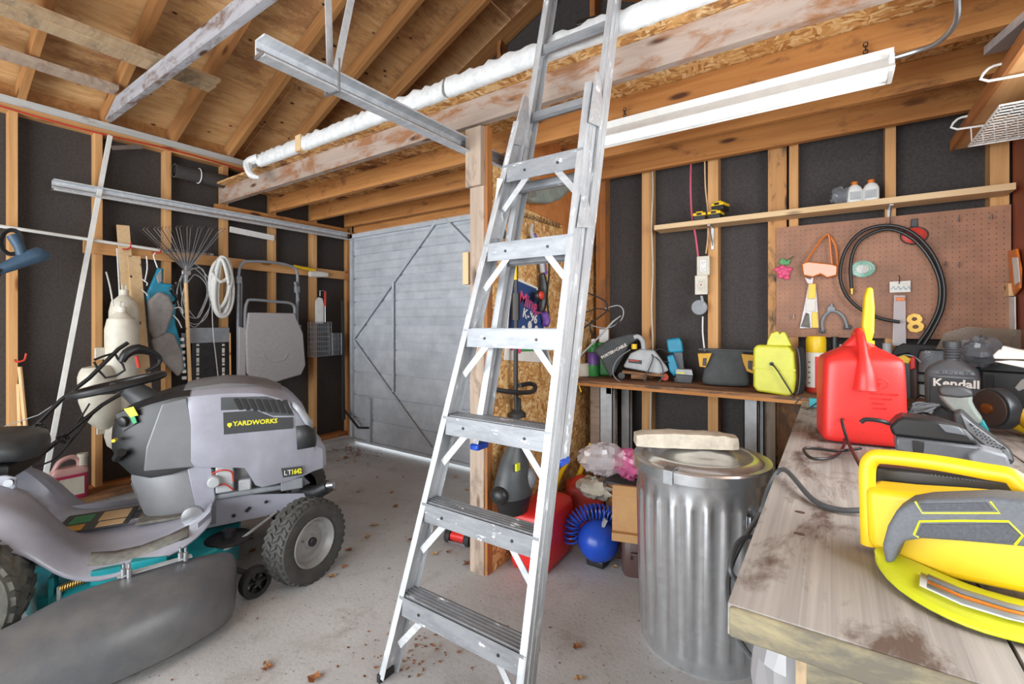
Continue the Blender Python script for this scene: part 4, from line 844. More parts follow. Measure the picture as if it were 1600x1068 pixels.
MB().lathe([(.026, h0*.8), (.026, h0*1.04), (.03, h0*1.05), (.03, h0*1.14), (.004, h0*1.15)], 16, TR(hw*.72, 0, 0)).build('cap', 'cream', wj)
MB().box(-hw*.6, hd*.0-hd-.002, h0*.12, hw*.7, -hd-.0005, h0*.58).build('label', 'cream', wj)
# ================================================================ HELPERS FOR BENCH AND FLOOR THINGS
class Spot:
    """a thing standing at a measured point, turned to face the doorway; P() gives local points from measured outlines"""
    def __init__(s, name, label, cat, u, v, z, turn=0, group=None, d=None, y=None, x=None):
        if y is not None: xx = AY(u, 503, y).x; v = 503-FPX*(z-EYE)/(-SA*xx+CA*y); y = None
        p = AD(u, v, d) if d else AY(u, v, y) if y else AX(u, v, x) if x else AZ(u, v, z)
        s.u, s.v, s.p = u, v, p; r = ray(u, v); a = (u-800)/FPX; dd = (-SA*p.x+CA*p.y)
        s.kx = dd/(FPX*math.sqrt(1+a*a)); s.kz = dd/FPX; s.t = thing(name, label, cat, tuple(p), math.atan2(p.y, p.x)-PI/2+turn, group)
    def P(s, u, v, y=0): return Vector(((u-s.u)*s.kx, y, (s.v-v)*s.kz))
    def cut(s, px, y0, th, name, mat, bev=.004, par=None, seg=2, label=None, **k): return MB().prism([s.P(u, v, y0) for u, v in px], (0, th, 0)).build(name, mat, par or s.t, bevel=bev, seg=seg, label=label, **k)
    def tube(s, px, r, name, mat, n=8, smooth=4, par=None, closed=False, **k): return MB().tube([s.P(*q) for q in px], r, n, closed, smooth=smooth).build(name, mat, par or s.t, **k)
    def box(s, u0, v0, u1, v1, y0, y1, name, mat, bev=.003, par=None, **k):
        a, b = s.P(u0, v1), s.P(u1, v0); return MB().box(a.x, y0, a.z, b.x, y1, b.z).build(name, mat, par or s.t, bevel=bev, **k)
def cable(label, pts, r, mat, name='cord', cat='cord', smooth=5, closed=False): return tag(MB().tube(pts, r, 7, closed, smooth=smooth).build(name, mat), label, cat)
# ================================================================ PEGBOARD AND ITS THINGS
pb = thing('pegboard', 'brown pegboard sheet fixed to the back wall over the bench', 'pegboard', (.21, 3.13, 1.217))
MB().box(-.269, 3.128, 1.215, .693, 3.134, 1.853).build('board', 'peg', pb, True)
m = MB()
for i in range(37):
    for j in range(24): x = -.252+i*.0256; z = 1.235+j*.0256; m.add([(x+.0026*math.cos(k), 3.1277, z+.0026*math.sin(k)) for k in (0, 1.05, 2.09, 3.14, 4.19, 5.24)], [(0, 5, 4, 3, 2, 1)])
m.build('peg_hole', 'black', pb, True, kind='stuff')
def B(u, v, y=3.1): return AY(u, v, y)
for i, (u, v) in enumerate(((1496, 344), (1547, 340), (1476, 413), (1497, 414), (1240, 495))):
    c = B(u, v, 3.125); MB().tube([c, c+Vector((0, -.02, -.004)), c+Vector((0, -.026, -.012)), c+Vector((0, -.024, .014))], .003, 6, smooth=3).build('peg_hook', 'steel', pb, True)
hs1 = [(1331, 455), (1329, 430), (1330, 405), (1340, 380), (1362, 364), (1392, 358), (1425, 372), (1452, 402), (1468, 440), (1467, 478), (1452, 512), (1434, 538)]
hs2 = [(1406, 503), (1375, 497), (1345, 483), (1323, 462), (1313, 435), (1316, 404), (1330, 377), (1354, 358), (1392, 352), (1428, 365), (1458, 398), (1474, 440), (1473, 480), (1458, 514), (1442, 540)]
ho = thing('rubber_hose', 'black rubber hose looped in a circle on the pegboard', 'hose', tuple(B(1395, 540)))
MB().tube([B(u, v, 3.085) for u, v in hs1]+[B(1434, 548, 3.08)]+[B(u, v, 3.07) for u, v in hs2[::-1]], .0085, 10, smooth=4).build('hose', 'black', ho, True)
c = B(1331, 452, 3.085); MB().lathe([(.010, -.026), (.010, -.006), (.0125, -.006), (.0125, .004), (.009, .008)], 12, TR(c.x, c.y, c.z)).build('brass_fitting', 'brass', ho, True)
def wallthing(name, lab, cat, u, v): return thing(name, lab, cat, tuple(B(u, v, 3.12)))
def bcut(px, y, th, name, mat, par, bev=.002, **k): return MB().prism([B(u, v, y) for u, v in px], (0, th, 0)).build(name, mat, par, True, bevel=bev, **k)
g = wallthing('safety_goggles', 'orange safety goggles hanging by their strap', 'goggles', 1280, 425)
bcut([(1252, 412), (1262, 408), (1300, 412), (1309, 415), (1308, 430), (1292, 434), (1282, 428), (1270, 433), (1255, 430)], 3.07, .04, 'lens', 'orangec', g, .006)
MB().tube([B(u, v, 3.09) for u, v in ((1253, 418), (1265, 400), (1280, 378), (1292, 366), (1296, 372), (1298, 395), (1300, 412))], .005, 6, smooth=3).tube([B(u, v, 3.1) for u, v in ((1296, 368), (1306, 385), (1309, 415))], .006, 6, smooth=3).build('strap', 'orange', g, True)
g = wallthing('rose_ornament', 'red rose ornament with green leaves at the pegboard left edge', 'ornament', 1223, 437)
m = MB()
for k in range(11): a = k*2.4; r_ = .006+.0032*k; c = B(1224, 424, 3.11); m.ell(c+Vector((r_*math.cos(a), -.004*(11-k)/11, r_*math.sin(a))), (.016, .006, .015), 8)
m.build('petals', 'pink', g, True)
bcut([(1216, 410), (1222, 403), (1228, 406), (1236, 404), (1233, 413), (1222, 414)], 3.11, .006, 'leaves', 'green', g); MB().tube([B(1228, 408, 3.11), B(1234, 404, 3.11), B(1241, 400, 3.11)], .0015, 5).build('stem', 'darksteel', g, True)
g = wallthing('oval_ornament', 'dull red oval ornament with a dark rim behind the hose top', 'ornament', 1428, 386)
cc = B(1428, 368, 3.12); MB().lathe([(.052, 0), (.056, .004), (.052, .008), (.003, .008)], 28, TR(cc.x, cc.y, cc.z, 0, PI/2, s=(1, .82, 1))).build('rim', 'darksteel', g, True)
MB().lathe([(.049, .008), (.040, .013), (.003, .015)], 28, TR(cc.x, cc.y, cc.z, 0, PI/2, s=(1, .82, 1))).build('face', 'red2', g, True)
bcut([(1424, 342), (1434, 341), (1434, 354), (1423, 354)], 3.112, .008, 'tab', 'darksteel', g)
g = wallthing('trimmer_line_pack', 'ring of green trimmer line in clear packaging', 'trimmer line', 1347, 445)
cc = B(1348, 420, 3.105); m = MB()
for k in range(5): m.tube([cc+Vector(((.034+.004*k)*math.cos(t), -.006+.003*(k % 3), (.028+.003*k)*math.sin(t))) for t in [j*PI/12 for j in range(24)]], .004, 6, True)
m.build('line_ring', 'greenc', g, True); MB().lathe([(.028, 0), (.028, .003), (.002, .003)], 20, TR(cc.x, cc.y, cc.z, 0, PI/2, s=(1, .8, 1))).build('paper_label', 'cream', g, True)
MB().lathe([(.056, 0), (.05, .014), (.002, .015)], 24, TR(cc.x, cc.y, cc.z, 0, PI/2, s=(1, .85, 1))).build('clear_pack', 'clear', g, True)
g = wallthing('paint_brush', 'paint brush in clear packaging with a yellow handle end', 'brush', 1266, 513)
bcut([(1263, 444), (1275, 444), (1280, 512), (1249, 513), (1258, 470)], 3.105, .01, 'pack', 'bag', g); bcut([(1264, 443), (1275, 443), (1274, 466), (1262, 466)], 3.095, .012, 'handle', 'yellow', g)
bcut([(1260, 468), (1275, 468), (1273, 487), (1259, 485)], 3.098, .006, 'paper_label', 'paper', g); bcut([(1268, 488), (1277, 487), (1279, 512), (1269, 512)], 3.1, .008, 'bristles', 'yellow', g); bcut([(1251, 510), (1266, 512), (1264, 490), (1259, 488)], 3.1, .006, 'bristles', 'treadgrey', g)
bcut([(1257, 433), (1266, 436), (1271, 432), (1270, 443), (1262, 443)], 3.1, .006, 'pack_top', 'bag', g)
g = wallthing('clamp_horseshoe', 'grey horseshoe shaped magnet hung below the goggles', 'bracket', 1305, 520)
pts = [B(u, v, 3.11) for u, v in ((1286, 516), (1285, 503), (1290, 492), (1298, 486), (1308, 487), (1317, 494), (1322, 505), (1323, 512))]
MB().tube(pts, .0085, 6, smooth=3).build('arch', 'grey', g, True); bcut([(1293, 479), (1297, 478), (1297, 474), (1301, 474), (1302, 479), (1305, 480), (1305, 487), (1292, 487)], 3.105, .008, 'mount_tab', 'grey', g)
for px in (((1280, 513), (1290, 515), (1289, 521), (1279, 518)), ((1318, 509), (1330, 508), (1330, 514), (1318, 514))): bcut(px, 3.105, .01, 'foot', 'black', g)
g = wallthing('packaged_strip', 'clear packaged strip with a white and blue header card', 'package', 1405, 540)
h_ = bcut([(1390, 440), (1423, 438), (1423, 456), (1390, 457)], 3.108, .003, 'header_card', 'paper', g)
m = MB()
for k in range(4): m.tube([B(1392+k*8, 452, 3.105), B(1396+k*8, 447, 3.105), B(1399+k*8, 452, 3.105)], .0015, 4)
m.build('wave_print', 'teal', h_, True)
bcut([(1397, 461), (1415, 461), (1416, 540), (1394, 540)], 3.10, .008, 'clear_sleeve', 'bag', g); bcut([(1400, 464), (1414, 464), (1414, 470), (1400, 470)], 3.096, .003, 'orange_sticker', 'orange', g)
MB().tube([B(1405, 443, 3.1), B(1406, 433, 3.09), B(1404, 430, 3.11)], .002, 5).build('hang_hook', 'darksteel', g, True)
g = wallthing('brass_numeral', 'brass number 8 plaque low on the pegboard', 'house number', 1433, 520)
p8 = B(1418, 519, 3.105); text('8', .13, tframe(p8, (1, 0, .12), (0, 0, 1)), 'brass', g, name='numeral', ext=.003, sx=1.05, bold=.003)
# on the right wall panel
g = thing('orange_level', 'orange packaged tool hanging at the far right end of the pegboard', 'package', tuple(AX(1590, 460, .68)))
MB().prism([AX(u, v, .69) for u, v in ((1579, 392), (1592, 388), (1598, 420), (1597, 450), (1588, 461), (1583, 440))], (-.01, 0, 0)).build('body', 'orange', g, True, bevel=.003)
MB().prism([AX(u, v, .679) for u, v in ((1582, 402), (1591, 402), (1594, 440), (1586, 445))], (-.002, 0, 0)).build('paper_label', 'paper', g, True)
g = thing('hand_saw', 'hand saw with a worn white blade hanging on the right wall', 'saw', tuple(AX(1580, 520, .68)))
MB().prism([AX(u, v, .69) for u, v in ((1577, 440), (1585, 442), (1586, 462), (1572, 463))], (-.02, 0, 0)).build('handle', 'handle', g, True, bevel=.003)
MB().prism([AX(u, v, .69) for u, v in ((1570, 464), (1587, 463), (1588, 525), (1566, 525))], (-.004, 0, 0)).build('blade', 'white', g, True)
# ================================================================ OUTLETS, CABLES ON THE BACK WALL
for i, (u, v, lab) in enumerate(((1099, 415, 'upper of two cream outlet plates beside the stud'), (1096, 445, 'lower cream outlet plate with a small red reset button'))):
    g = thing('outlet', lab, 'outlet', tuple(AY(u, v, 3.13))); c = AY(u, v, 3.09)
    MB().box(c.x-.032, 3.09, c.z-.05, c.x+.032, 3.19, c.z+.05).build('back_box', 'cream', g, True, bevel=.003)
    MB().box(c.x-.038, 3.083, c.z-.060, c.x+.038, 3.09, c.z+.060).build('cover_plate', 'cream', g, True, bevel=.002)
    MB().box(c.x-.018, 3.080, c.z-.036, c.x+.018, 3.085, c.z+.036).build('receptacle', 'white' if i == 0 else 'cream', g, True, bevel=.001)
    m = MB()
    for dz in (-.02, .02):
        m.box(c.x-.008, 3.0793, c.z+dz-.004, c.x-.006, 3.081, c.z+dz+.005).box(c.x+.006, 3.0793, c.z+dz-.004, c.x+.008, 3.081, c.z+dz+.005).box(c.x-.002, 3.0793, c.z+dz-.011, c.x+.002, 3.081, c.z+dz-.008)
    m.build('socket_slots', 'black', g, True, kind='stuff')
    if i: MB().box(c.x-.005, 3.078, c.z-.004, c.x+.005, 3.081, c.z+.004).build('reset_button', 'red2', g, True, label='red reset button')
g = thing('cover_disc', 'round grey metal cover below the two outlets', 'cover', tuple(AY(1093, 480, 3.1))); c = AY(1093, 480, 3.1)
MB().lathe([(.048, 0), (.048, .008), (.044, .011), (.002, .011)], 28, TR(c.x, c.y, c.z, 0, PI/2)).build('disc', 'grey', g, True)
MB().beam(AY(1096, 462, 3.1), AY(1098, 472, 3.09), .014, .006).lathe([(.006, 0), (.006, .004)], 8, TR(c.x+.03, c.y-.01, c.z+.02, 0, PI/2)).build('plug', 'ltgrey', g, True)
cable('white cord hanging from the round metal cover to the bench', [B(1098, 494, 3.1), B(1098, 520, 3.1), B(1101, 548, 3.09)], .005, 'white')
cable('white cable running down beside the stud nearest the ladder', [B(1019, 255, 3.13), B(1020, 300, 3.12), B(1018, 350, 3.13), B(1020, 420, 3.12), B(1018, 480, 3.13), B(1020, 540, 3.12), B(1018, 590, 3.12), B(1016, 680, 3.13)], .0055, 'cream', 'electric_cable', 'cable')
cable('bright pink cable dropping to the upper outlet', [B(1080, 238, 3.13), B(1079, 290, 3.12), B(1081, 335, 3.14), B(1087, 370, 3.12), B(1091, 403, 3.12)], .006, 'pinkcord', 'electric_cable', 'cable')
cable('tan cable beside the stud above the outlets', [B(1101, 235, 3.13), B(1102, 290, 3.13), B(1106, 330, 3.14), B(1106, 370, 3.13), B(1103, 396, 3.12)], .0045, 'pale', 'electric_cable', 'cable')
# ================================================================ UPPER SHELF THINGS
for i, (u, v, z, lab) in enumerate(((1094, 337, 1.927, 'leftmost of three yellow and black drill batteries on the shelf'), (1119, 335, 1.927, 'drill battery under the stacked one on the shelf'), (1126, 322, 1.975, 'drill battery stacked on top of another'))):
    y = 3.05; c = AY(u, v, y); g = thing('drill_battery', lab, 'battery', (c.x, y, z), (.1, -.1, -.25)[i], 'drill batteries on the shelf')
    MB().box(-.036, -.05, 0, .036, .04, .032).build('case', 'black', g, bevel=.006); MB().box(-.038, -.052, .026, .038, .042, .046).box(-.022, -.045, .044, .022, .02, .056).build('top_shell', 'yellow', g, bevel=.006); MB().box(-.014, -.054, .03, .014, -.05, .044).build('latch', 'black', g)
for i, (u, lab) in enumerate(((1335, 'white bottle with orange cap, left of the pair on the shelf'), (1361, 'white bottle with orange cap, right of the pair on the shelf'))):
    c = AY(u, 303, 3.06); g = thing('oil_bottle', lab, 'bottle', (c.x, 3.06, 1.927), .2-i*.3, 'orange capped bottles on the shelf')
    MB().loft([jr(.033, .02, 0, 14, .6), jr(.035, .022, .008, 14, .6), jr(.035, .022, .07, 14, .6), jr(.026, .018, .09, 14, .8), jr(.012, .012, .1, 14, 1)]).build('body', 'white', g)
    MB().lathe([(.015, .098), (.015, .115), (.003, .116)], 14).build('cap', 'orange', g)
    MB().box(-.024, -.0245, .018, .024, -.0225, .06).build('paper_label', 'ltgrey', g)
def crumple(r, seed, n=18, amp=.25, sq=(1, 1, 1)):
    random.seed(seed); rings = []
    for i in range(n//2+1):
        a = -PI/2+PI*i/(n//2); rings.append([Vector((sq[0]*math.cos(a)*math.cos(t), sq[1]*math.cos(a)*math.sin(t), sq[2]*math.sin(a)))*r*(1+random.uniform(-amp, amp)) for t in [k*2*PI/n for k in range(n)]])
    return rings
g = AY(1314, 306, 3.06); o = MB().loft(crumple(.045, 5, 18, .22, (1, .7, 1.1)), T=TR(g.x, g.y, 1.975)).build('plastic_bag', 'glassdark', ang=10); tag(o, 'crumpled clear plastic bag beside the white bottles', 'bag')
# ================================================================ BASKET UNDER THE SIDE SHELF
g = thing('wire_basket', 'white wire basket slung under the side shelf', 'basket', (.55, 2.65, 2.02))
y0, y1 = 2.22, 2.70; xa, xb = .45, .68; zt, zb = 2.12, 2.035
for y in (y0, y1): MB().tube([(xa+.03, y, 2.168), (xa-.012, y, 2.162), (xa-.012, y, zt), (xb, y, zt)], .0045, 6, smooth=3).build('rim_wire', 'white', g, True)
m = MB(); m.tube([(xa+.02, y0+.02, zb), (xb-.01, y0+.02, zb), (xb-.01, y1-.02, zb), (xa+.02, y1-.02, zb)], .004, 6, True); m.build('bottom_wire', 'white', g, True)
for k in range(15): y = y0+(y1-y0)*(k+.5)/15; MB().tube([(xa+.02, y, zb), (xb-.01, y, zb), (xb, y, zt)], .0025, 5).build('cross_wire', 'white', g, True)
for k in range(6): x = xa+.03+k*.034; MB().tube([(x, y1, zt), (x, y1-.02, zb), (x, y0+.02, zb)], .0025, 5).build('long_wire', 'white', g, True)

o = MB().lathe([(.016, 0), (.018, .05), (.022, .055), (.045, .12), (.045, .16), (.003, .165)], 16, TR(.50, 2.42, 2.075, .25, 0, PI/2)).build('shop_bulb', 'dkgrey'); tag(o, 'grey reflector bulb lying in the wire basket', 'bulb')
o = MB().beam((.57, 1.7, 2.20), (.50, 2.45, 2.32), .06, .03).build('metal_bar', 'track'); tag(o, 'steel bar poking out over the side shelf', 'bar')
# ================================================================ THINGS ON THE STRAND BOARD PARTITION
sx = -1.40
g = thing('string_trimmer', 'string trimmer hung engine down on the strand board', 'string trimmer', (sx, 2.1, .3))
def TRM(u, v, x=sx): return AX(u, v, x)
MB().tube([TRM(806, 255), TRM(806, 610), TRM(809, 690)], .0125, 10).build('shaft', 'black', g, True)
MB().tube([TRM(803.5, 405), TRM(804, 437)], .0145, 10).build('yellow_label', 'yellow', g, True); MB().tube([TRM(807, 528), TRM(807, 543)], .0145, 10).build('white_label', 'paper', g, True)
MB().tube([TRM(806, 458), TRM(806, 500)], .024, 10).build('coupler', 'black', g, True)
MB().tube([TRM(773, 608, -1.36), TRM(790, 611, -1.33), TRM(815, 613, -1.30), TRM(833, 611, -1.33), TRM(836, 603, -1.36), TRM(828, 599, -1.38), TRM(812, 602, -1.38)], .0125, 10, smooth=4).build('loop_handle', 'black', g, True)
MB().lathe([(.018, .08), (.02, .02), (.045, .0), (.045, -.02)], 14, TR(*TRM(809, 645))).build('boot', 'blackr', g, True)
ec = TRM(802, 760, -1.345)
er = lambda w_, d_, z, ox=0: [Vector((ec.x+d_*math.sin(t), ec.y+ox+w_*math.cos(t), z)) for t in [k*PI/9 for k in range(18)]]
zt = TRM(812, 665).z; zb = TRM(805, 784).z; H_ = zt-zb
MB().loft([er(.03, .03, zt, .02), er(.04, .04, zt-.18*H_, .02), er(.085, .065, zt-.35*H_, .01), er(.115, .085, zt-.6*H_, 0), er(.125, .09, zt-.78*H_, 0)]).build('engine_cowl', 'dkgrey', g, True)
MB().loft([er(.122, .088, zt-.78*H_), er(.10, .075, zt-.92*H_, .0), er(.09, .07, zb, .0)]).build('engine_base', 'black', g, True)
MB().ell((ec.x+.05, ec.y+.05, zt-.6*H_), (.05, .05, .06), 16).build('side_cover', 'grey', g, True); MB().ell((ec.x-.0, ec.y-.12, zt-.72*H_), (.05, .035, .045), 14).build('starter_housing', 'black', g, True)
lb_ = MB().box(ec.x+.062, ec.y-.075, zt-.42*H_, ec.x+.072, ec.y-.045, zt-.33*H_).build('green_label', 'lime', g, True)
# guard and head at the top
gc = TRM(845, 282, -1.36)
MB().loft([[gc+Vector((.09*math.cos(a)*r_-.0, .17*math.sin(a)*r_, h_)) for a in [k*PI/12 for k in range(24)]] for r_, h_ in ((.15, .045), (.6, .03), (1.0, -.02), (.98, -.035), (.5, .01))]).build('guard', 'vestgrey', g, True) if 0 else None
MB().prism([AX(u, v, -1.43) for u, v in ((806, 286), (830, 282), (882, 288), (878, 300), (862, 314), (845, 320), (822, 318), (806, 308))], (.07, 0, 0)).build('guard', 'guardgrey', g, True, bevel=.02, seg=3)
MB().prism([AX(u, v, -1.357) for u, v in ((812, 289), (822, 291), (838, 302), (836, 308), (818, 311), (811, 303))], (.006, 0, 0)).build('warning_label', 'treadgrey', g, True, bevel=.001)
MB().lathe([(.03, -.02), (.045, 0), (.045, .04), (.03, .06)], 16, TR(*TRM(820, 248, -1.36))).build('line_spool', 'dkgreen', g, True)
# zigzag cord along the plywood edge
m = MB(); p0 = AX(810, 332, -1.435); p1 = AX(876, 353, -1.435); N = 90
m.tube([p0.lerp(p1, i/N)+Vector((.004*math.cos(i*.9), .012*math.cos(i*.9), .014*math.sin(i*.9))) for i in range(N+1)], .002, 5)
tag(m.build('coiled_wire', 'darksteel'), 'small coiled dark wire strung along the plywood edge', 'wire')
g = thing('magazine', 'blue and pink printed booklet pinned behind the trimmer shaft', 'booklet', tuple(AX(825, 565, -1.45)))
MB().prism([AX(u, v, -1.452) for u, v in ((802, 432), (839, 449), (843, 480), (850, 505), (852, 540), (862, 567), (787, 562), (793, 500))], (.006, 0, 0)).build('pages', 'paper', g, True)
MB().prism([AX(u, v, -1.4455) for u, v in ((803, 436), (838, 451), (842, 482), (849, 508), (849, 528), (793, 524), (796, 485))], (.0015, 0, 0)).build('cover_print', 'navy', g, True)
def ltx(s_, u, v, sz, mat, sl=-.28): p = AX(u, v, -1.4435); text(s_, sz, tframe(p, (0, 1, sl), (0, 0, 1)), mat, g, ext=.0006, bold=.0015)
ltx('Mings', 810, 472, .105, 'pink'); ltx("K-'96", 816, 494, .075, 'paper')
for k, (u, v) in enumerate(((818, 515), (828, 508), (838, 515), (800, 540), (808, 536), (812, 545))): c = AX(u, v, -1.443); MB().ell(c, (.003, .022, .026), 10).build('print_shape', 'paper' if k < 3 else 'pink', g, True)
MB().prism([AX(u, v, -1.4455) for u, v in ((814, 541), (836, 540), (842, 548), (812, 549))], (.0015, 0, 0)).build('print_band', 'green', g, True); MB().prism([AX(u, v, -1.4455) for u, v in ((840, 532), (851, 532), (858, 564), (848, 564))], (.0015, 0, 0)).build('print_band', 'grey', g, True)
g = thing('cordless_shears', 'purple and black handled cutting tool hanging right of the booklet', 'shears', tuple(AX(848, 520, -1.42)))
def SH(px, r, nm, mat): MB().tube([AX(u, v, -1.415) for u, v in px], r, 10, smooth=4).build(nm, mat, g, True)
SH(((832, 350), (830, 362), (834, 374), (840, 384)), [.008, .012, .012, .01], 'blade', 'ltgrey'); SH(((835, 365), (838, 375)), .011, 'upper_grip', 'purple')
SH(((841, 395), (846, 410), (848, 425)), .016, 'neck', 'ltgrey'); SH(((852, 398), (849, 412), (852, 428)), .014, 'upper_grip', 'purple'); SH(((847, 428), (850, 450), (848, 470), (846, 486)), [.018, .026, .03, .018], 'body', 'black')
MB().ell(AX(842, 462, -1.39), (.02, .04, .035), 12).build('lens_ring', 'black', g, True); MB().ell(AX(846, 461, -1.372), (.012, .028, .024), 12).build('red_panel', 'red2', g, True)
SH(((850, 488), (854, 500), (852, 508)), [.018, .026, .02], 'lower_grip', 'purple'); SH(((858, 408), (858, 430), (855, 460), (858, 500)), .006, 'lever', 'black')
# ================================================================ FLOOR THINGS
def gascan(name, lab, loc, rz, w_, d_, h_, mat, spout=None, handle=True):
    g = thing(name, lab, 'gas can', loc, rz)
    b = MB().loft([jr(w_*.47, d_*.45, 0, 24, .35), jr(w_*.5, d_*.5, .02, 24, .35), jr(w_*.5, d_*.5, h_*.70, 24, .35), jr(w_*.485, d_*.48, h_*.76, 24, .4), jr(w_*.40, d_*.38, h_*.80, 24, .5), jr(w_*.26, d_*.2, h_*.86, 24, .7), jr(w_*.2, d_*.1, h_*.9, 24, .8)])
    b.build('body', mat, g, sub=1, ang=60)
    if handle: MB().tube([(0, -d_*.46, h_*.62), (0, -d_*.38, h_*.80), (0, -d_*.12, h_*.98), (0, d_*.08, h_*.95), (0, d_*.3, h_*.80)], [.034, .022, .017, .019, .03], 12, smooth=5).build('handle', mat, g)
    return g
g = gascan('gas_can', 'large red gas can on the floor against the partition', (-1.31, 2.20, 0), PI/2+.06, .40, .23, .40, 'red', handle=False)
g2 = gascan('gas_can', 'small dusty red gas can with a yellow spout beside the big one', (-1.25, 2.60, 0), .5, .24, .19, .40, 'red2', handle=False)
sp = thing('pour_spout', 'long yellow pour spout standing up by the steel leg', 'spout', (-1.2, 2.75, .4))
MB().tube([AY(902, 752, 2.66), AY(905, 742, 2.66), AY(923, 692, 2.72)], [.022, .017, .011], 12).build('tube', 'yellow', sp, True); MB().lathe([(.03, -.02), (.032, .012), (.02, .016)], 14, TR(*AY(902, 750, 2.66))).build('collar', 'dkgrey', sp, True)
sp = thing('pour_spout', 'bent yellow spout half hidden behind the ladder rail', 'spout', tuple(AY(870, 765, 2.5)))
MB().tube([AY(866, 768, 2.45), AY(874, 742, 2.45), AY(890, 718, 2.45)], [.016, .017, .006], 10, smooth=3).build('tube', 'yellow', sp, True)
cr = thing('storage_crate', 'dark box of odds and ends under the back bench', 'box', (-1.0, 2.85, 0))
MB().box(-1.08, 2.52, 0, -.74, 2.78, .37).build('body', 'benchboard', cr, True, bevel=.004); MB().box(-1.09, 2.51, .37, -.73, 2.785, .385).build('lid', 'dkgrey', cr, True, bevel=.003)
g = thing('air_tank', 'round blue air tank with a coiled blue hose on top', 'air tank', tuple(AD(935, 850, 2.5))); c = g.location.copy(); g.location.z = 0; c.z = .125
MB().ell(c, (.112, .112, .108), 24).build('tank', 'blue', g, True); MB().lathe([(.09, 0), (.09, .02), (.07, .03)], 20, TR(c.x, c.y, 0)).build('base_ring', 'black', g, True) if 0 else MB().box(c.x-.05, c.y-.05, 0, c.x+.05, c.y+.05, .04).build('base_foot', 'black', g, True, bevel=.01)
m = MB(); N = 330; R1 = Vector((CA, SA, 0))
path = [Vector(c)+R1*a+Vector((0, .02, b)) for a, b in ((-.15, -.02), (-.15, .08), (-.10, .135), (-.02, .15), (.06, .13), (.12, .08), (.15, .02))]; sp_, _ = spline(path, 60, False)
pts = [];
for i in range(len(sp_)-1):
    d_ = (sp_[i+1]-sp_[i]).normalized(); X_ = d_.cross(Vector((.57, -.82, 0))).normalized(); Y_ = d_.cross(X_); a = i*.42
    pts.append(sp_[i]+X_*.038*math.cos(a)+Y_*.038*math.sin(a))
m.tube(pts, .0042, 6); m.build('coiled_hose', 'blue', g, True)
MB().beam(c+R1*.10+Vector((-.05, -.08, .09)), c+R1*.12+Vector((-.05, -.08, .13)), .03, .014).build('hose_tag', 'ltgrey', g, True)
for i, (u, v) in enumerate(((925, 800), (946, 806))):
    p = AD(u, v, 2.68); g = thing('small_bottle', ('left', 'right')[i]+' of two dark capped bottles behind the blue hose', 'bottle', (p.x, p.y, 0), 0, 'dark capped bottles by the blue tank')
    MB().lathe([(.03, 0), (.034, .01), (.034, p.z-.03), (.02, p.z-.01)], 16).build('body', 'dkgrey', g); MB().lathe([(.022, p.z-.012), (.024, p.z+.03), (.003, p.z+.031)], 16).build('cap', 'black' if 0 else 'stain', g)
g = thing('brown_jug', 'dark brown plastic jug on the floor beside the garbage can', 'jug', (-.83, 2.36, 0), .4)
MB().loft([jr(.075, .06, 0), jr(.085, .07, .02), jr(.085, .07, .17), jr(.07, .055, .195)]).build('body', 'brown', g); MB().tube([(-.04, -.07, .10), (-.04, -.085, .13), (.03, -.085, .13), (.03, -.07, .10)], .008, 8).build('handle', 'brown', g)
bx = thing('cardboard_box', 'open cardboard box perched beside the garbage can', 'box', (-.86, 2.37, .197), .30)
MB().box(-.10, -.10, .0, .10, .07, .22).build('body', 'card', bx, bevel=.002); MB().box(-.10, -.13, .0, .10, -.102, .04).build('bottom_flap', 'card', bx); MB().prism([(-.10, -.098, .22), (.10, -.098, .22), (.10, -.07, .26), (-.10, -.07, .26)], (0, .003, 0)).build('top_flap', 'card', bx)
p = AD(948, 722, 2.66); b1 = thing('plastic_bag', 'crumpled clear and pink plastic bag stuffed under the back bench', 'bag', (p.x, p.y, .47), .5)
MB().loft(crumple(.12, 11, 26, .16, (1.15, .8, .72)), T=TR(-.02, 0, .045)).build('clear_part', 'bag', b1, ang=10); MB().loft(crumple(.085, 12, 24, .2, (1.2, .8, .9)), T=TR(.13, .0, .02, 0, 0, .4)).build('pink_part', 'bagp', b1, ang=10)
# crumpled cloth and a small wheeled axle
p = AD(930, 785, 2.72); o = MB().loft(crumple(.07, 21, 18, .3, (1.5, 1, .8)), T=TR(p.x, p.y+.0, .33)).build('crumpled_rag', 'cream', ang=20); tag(o, 'crumpled cream rag between the bag and the blue hose', 'rag')
g = thing('wheeled_axle', 'small red axle with two black wheels on the floor behind the ladder', 'wheels', (-1.80, 2.06, 0), math.radians(34.6-25))
for x in (-.065, .065):
    w_ = MB().lathe([(.012, -.017), (.036, -.017), (.040, -.008), (.040, .008), (.036, .017), (.012, .017)], 20, TR(x, 0, .04, 0, 0, PI/2)).build('wheel', 'blackr', g); MB().lathe([(.014, -.02), (.014, .02)], 10, TR(x, 0, .04, 0, 0, PI/2)).build('hub', 'steel', w_)
MB().lathe([(.026, -.045), (.026, .045)], 16, TR(0, 0, .045, 0, 0, PI/2)).build('red_body', 'red', g); MB().beam((-.05, -.03, .022), (.06, -.03, .022), .012, .008).build('axle_bar', 'steel', g)
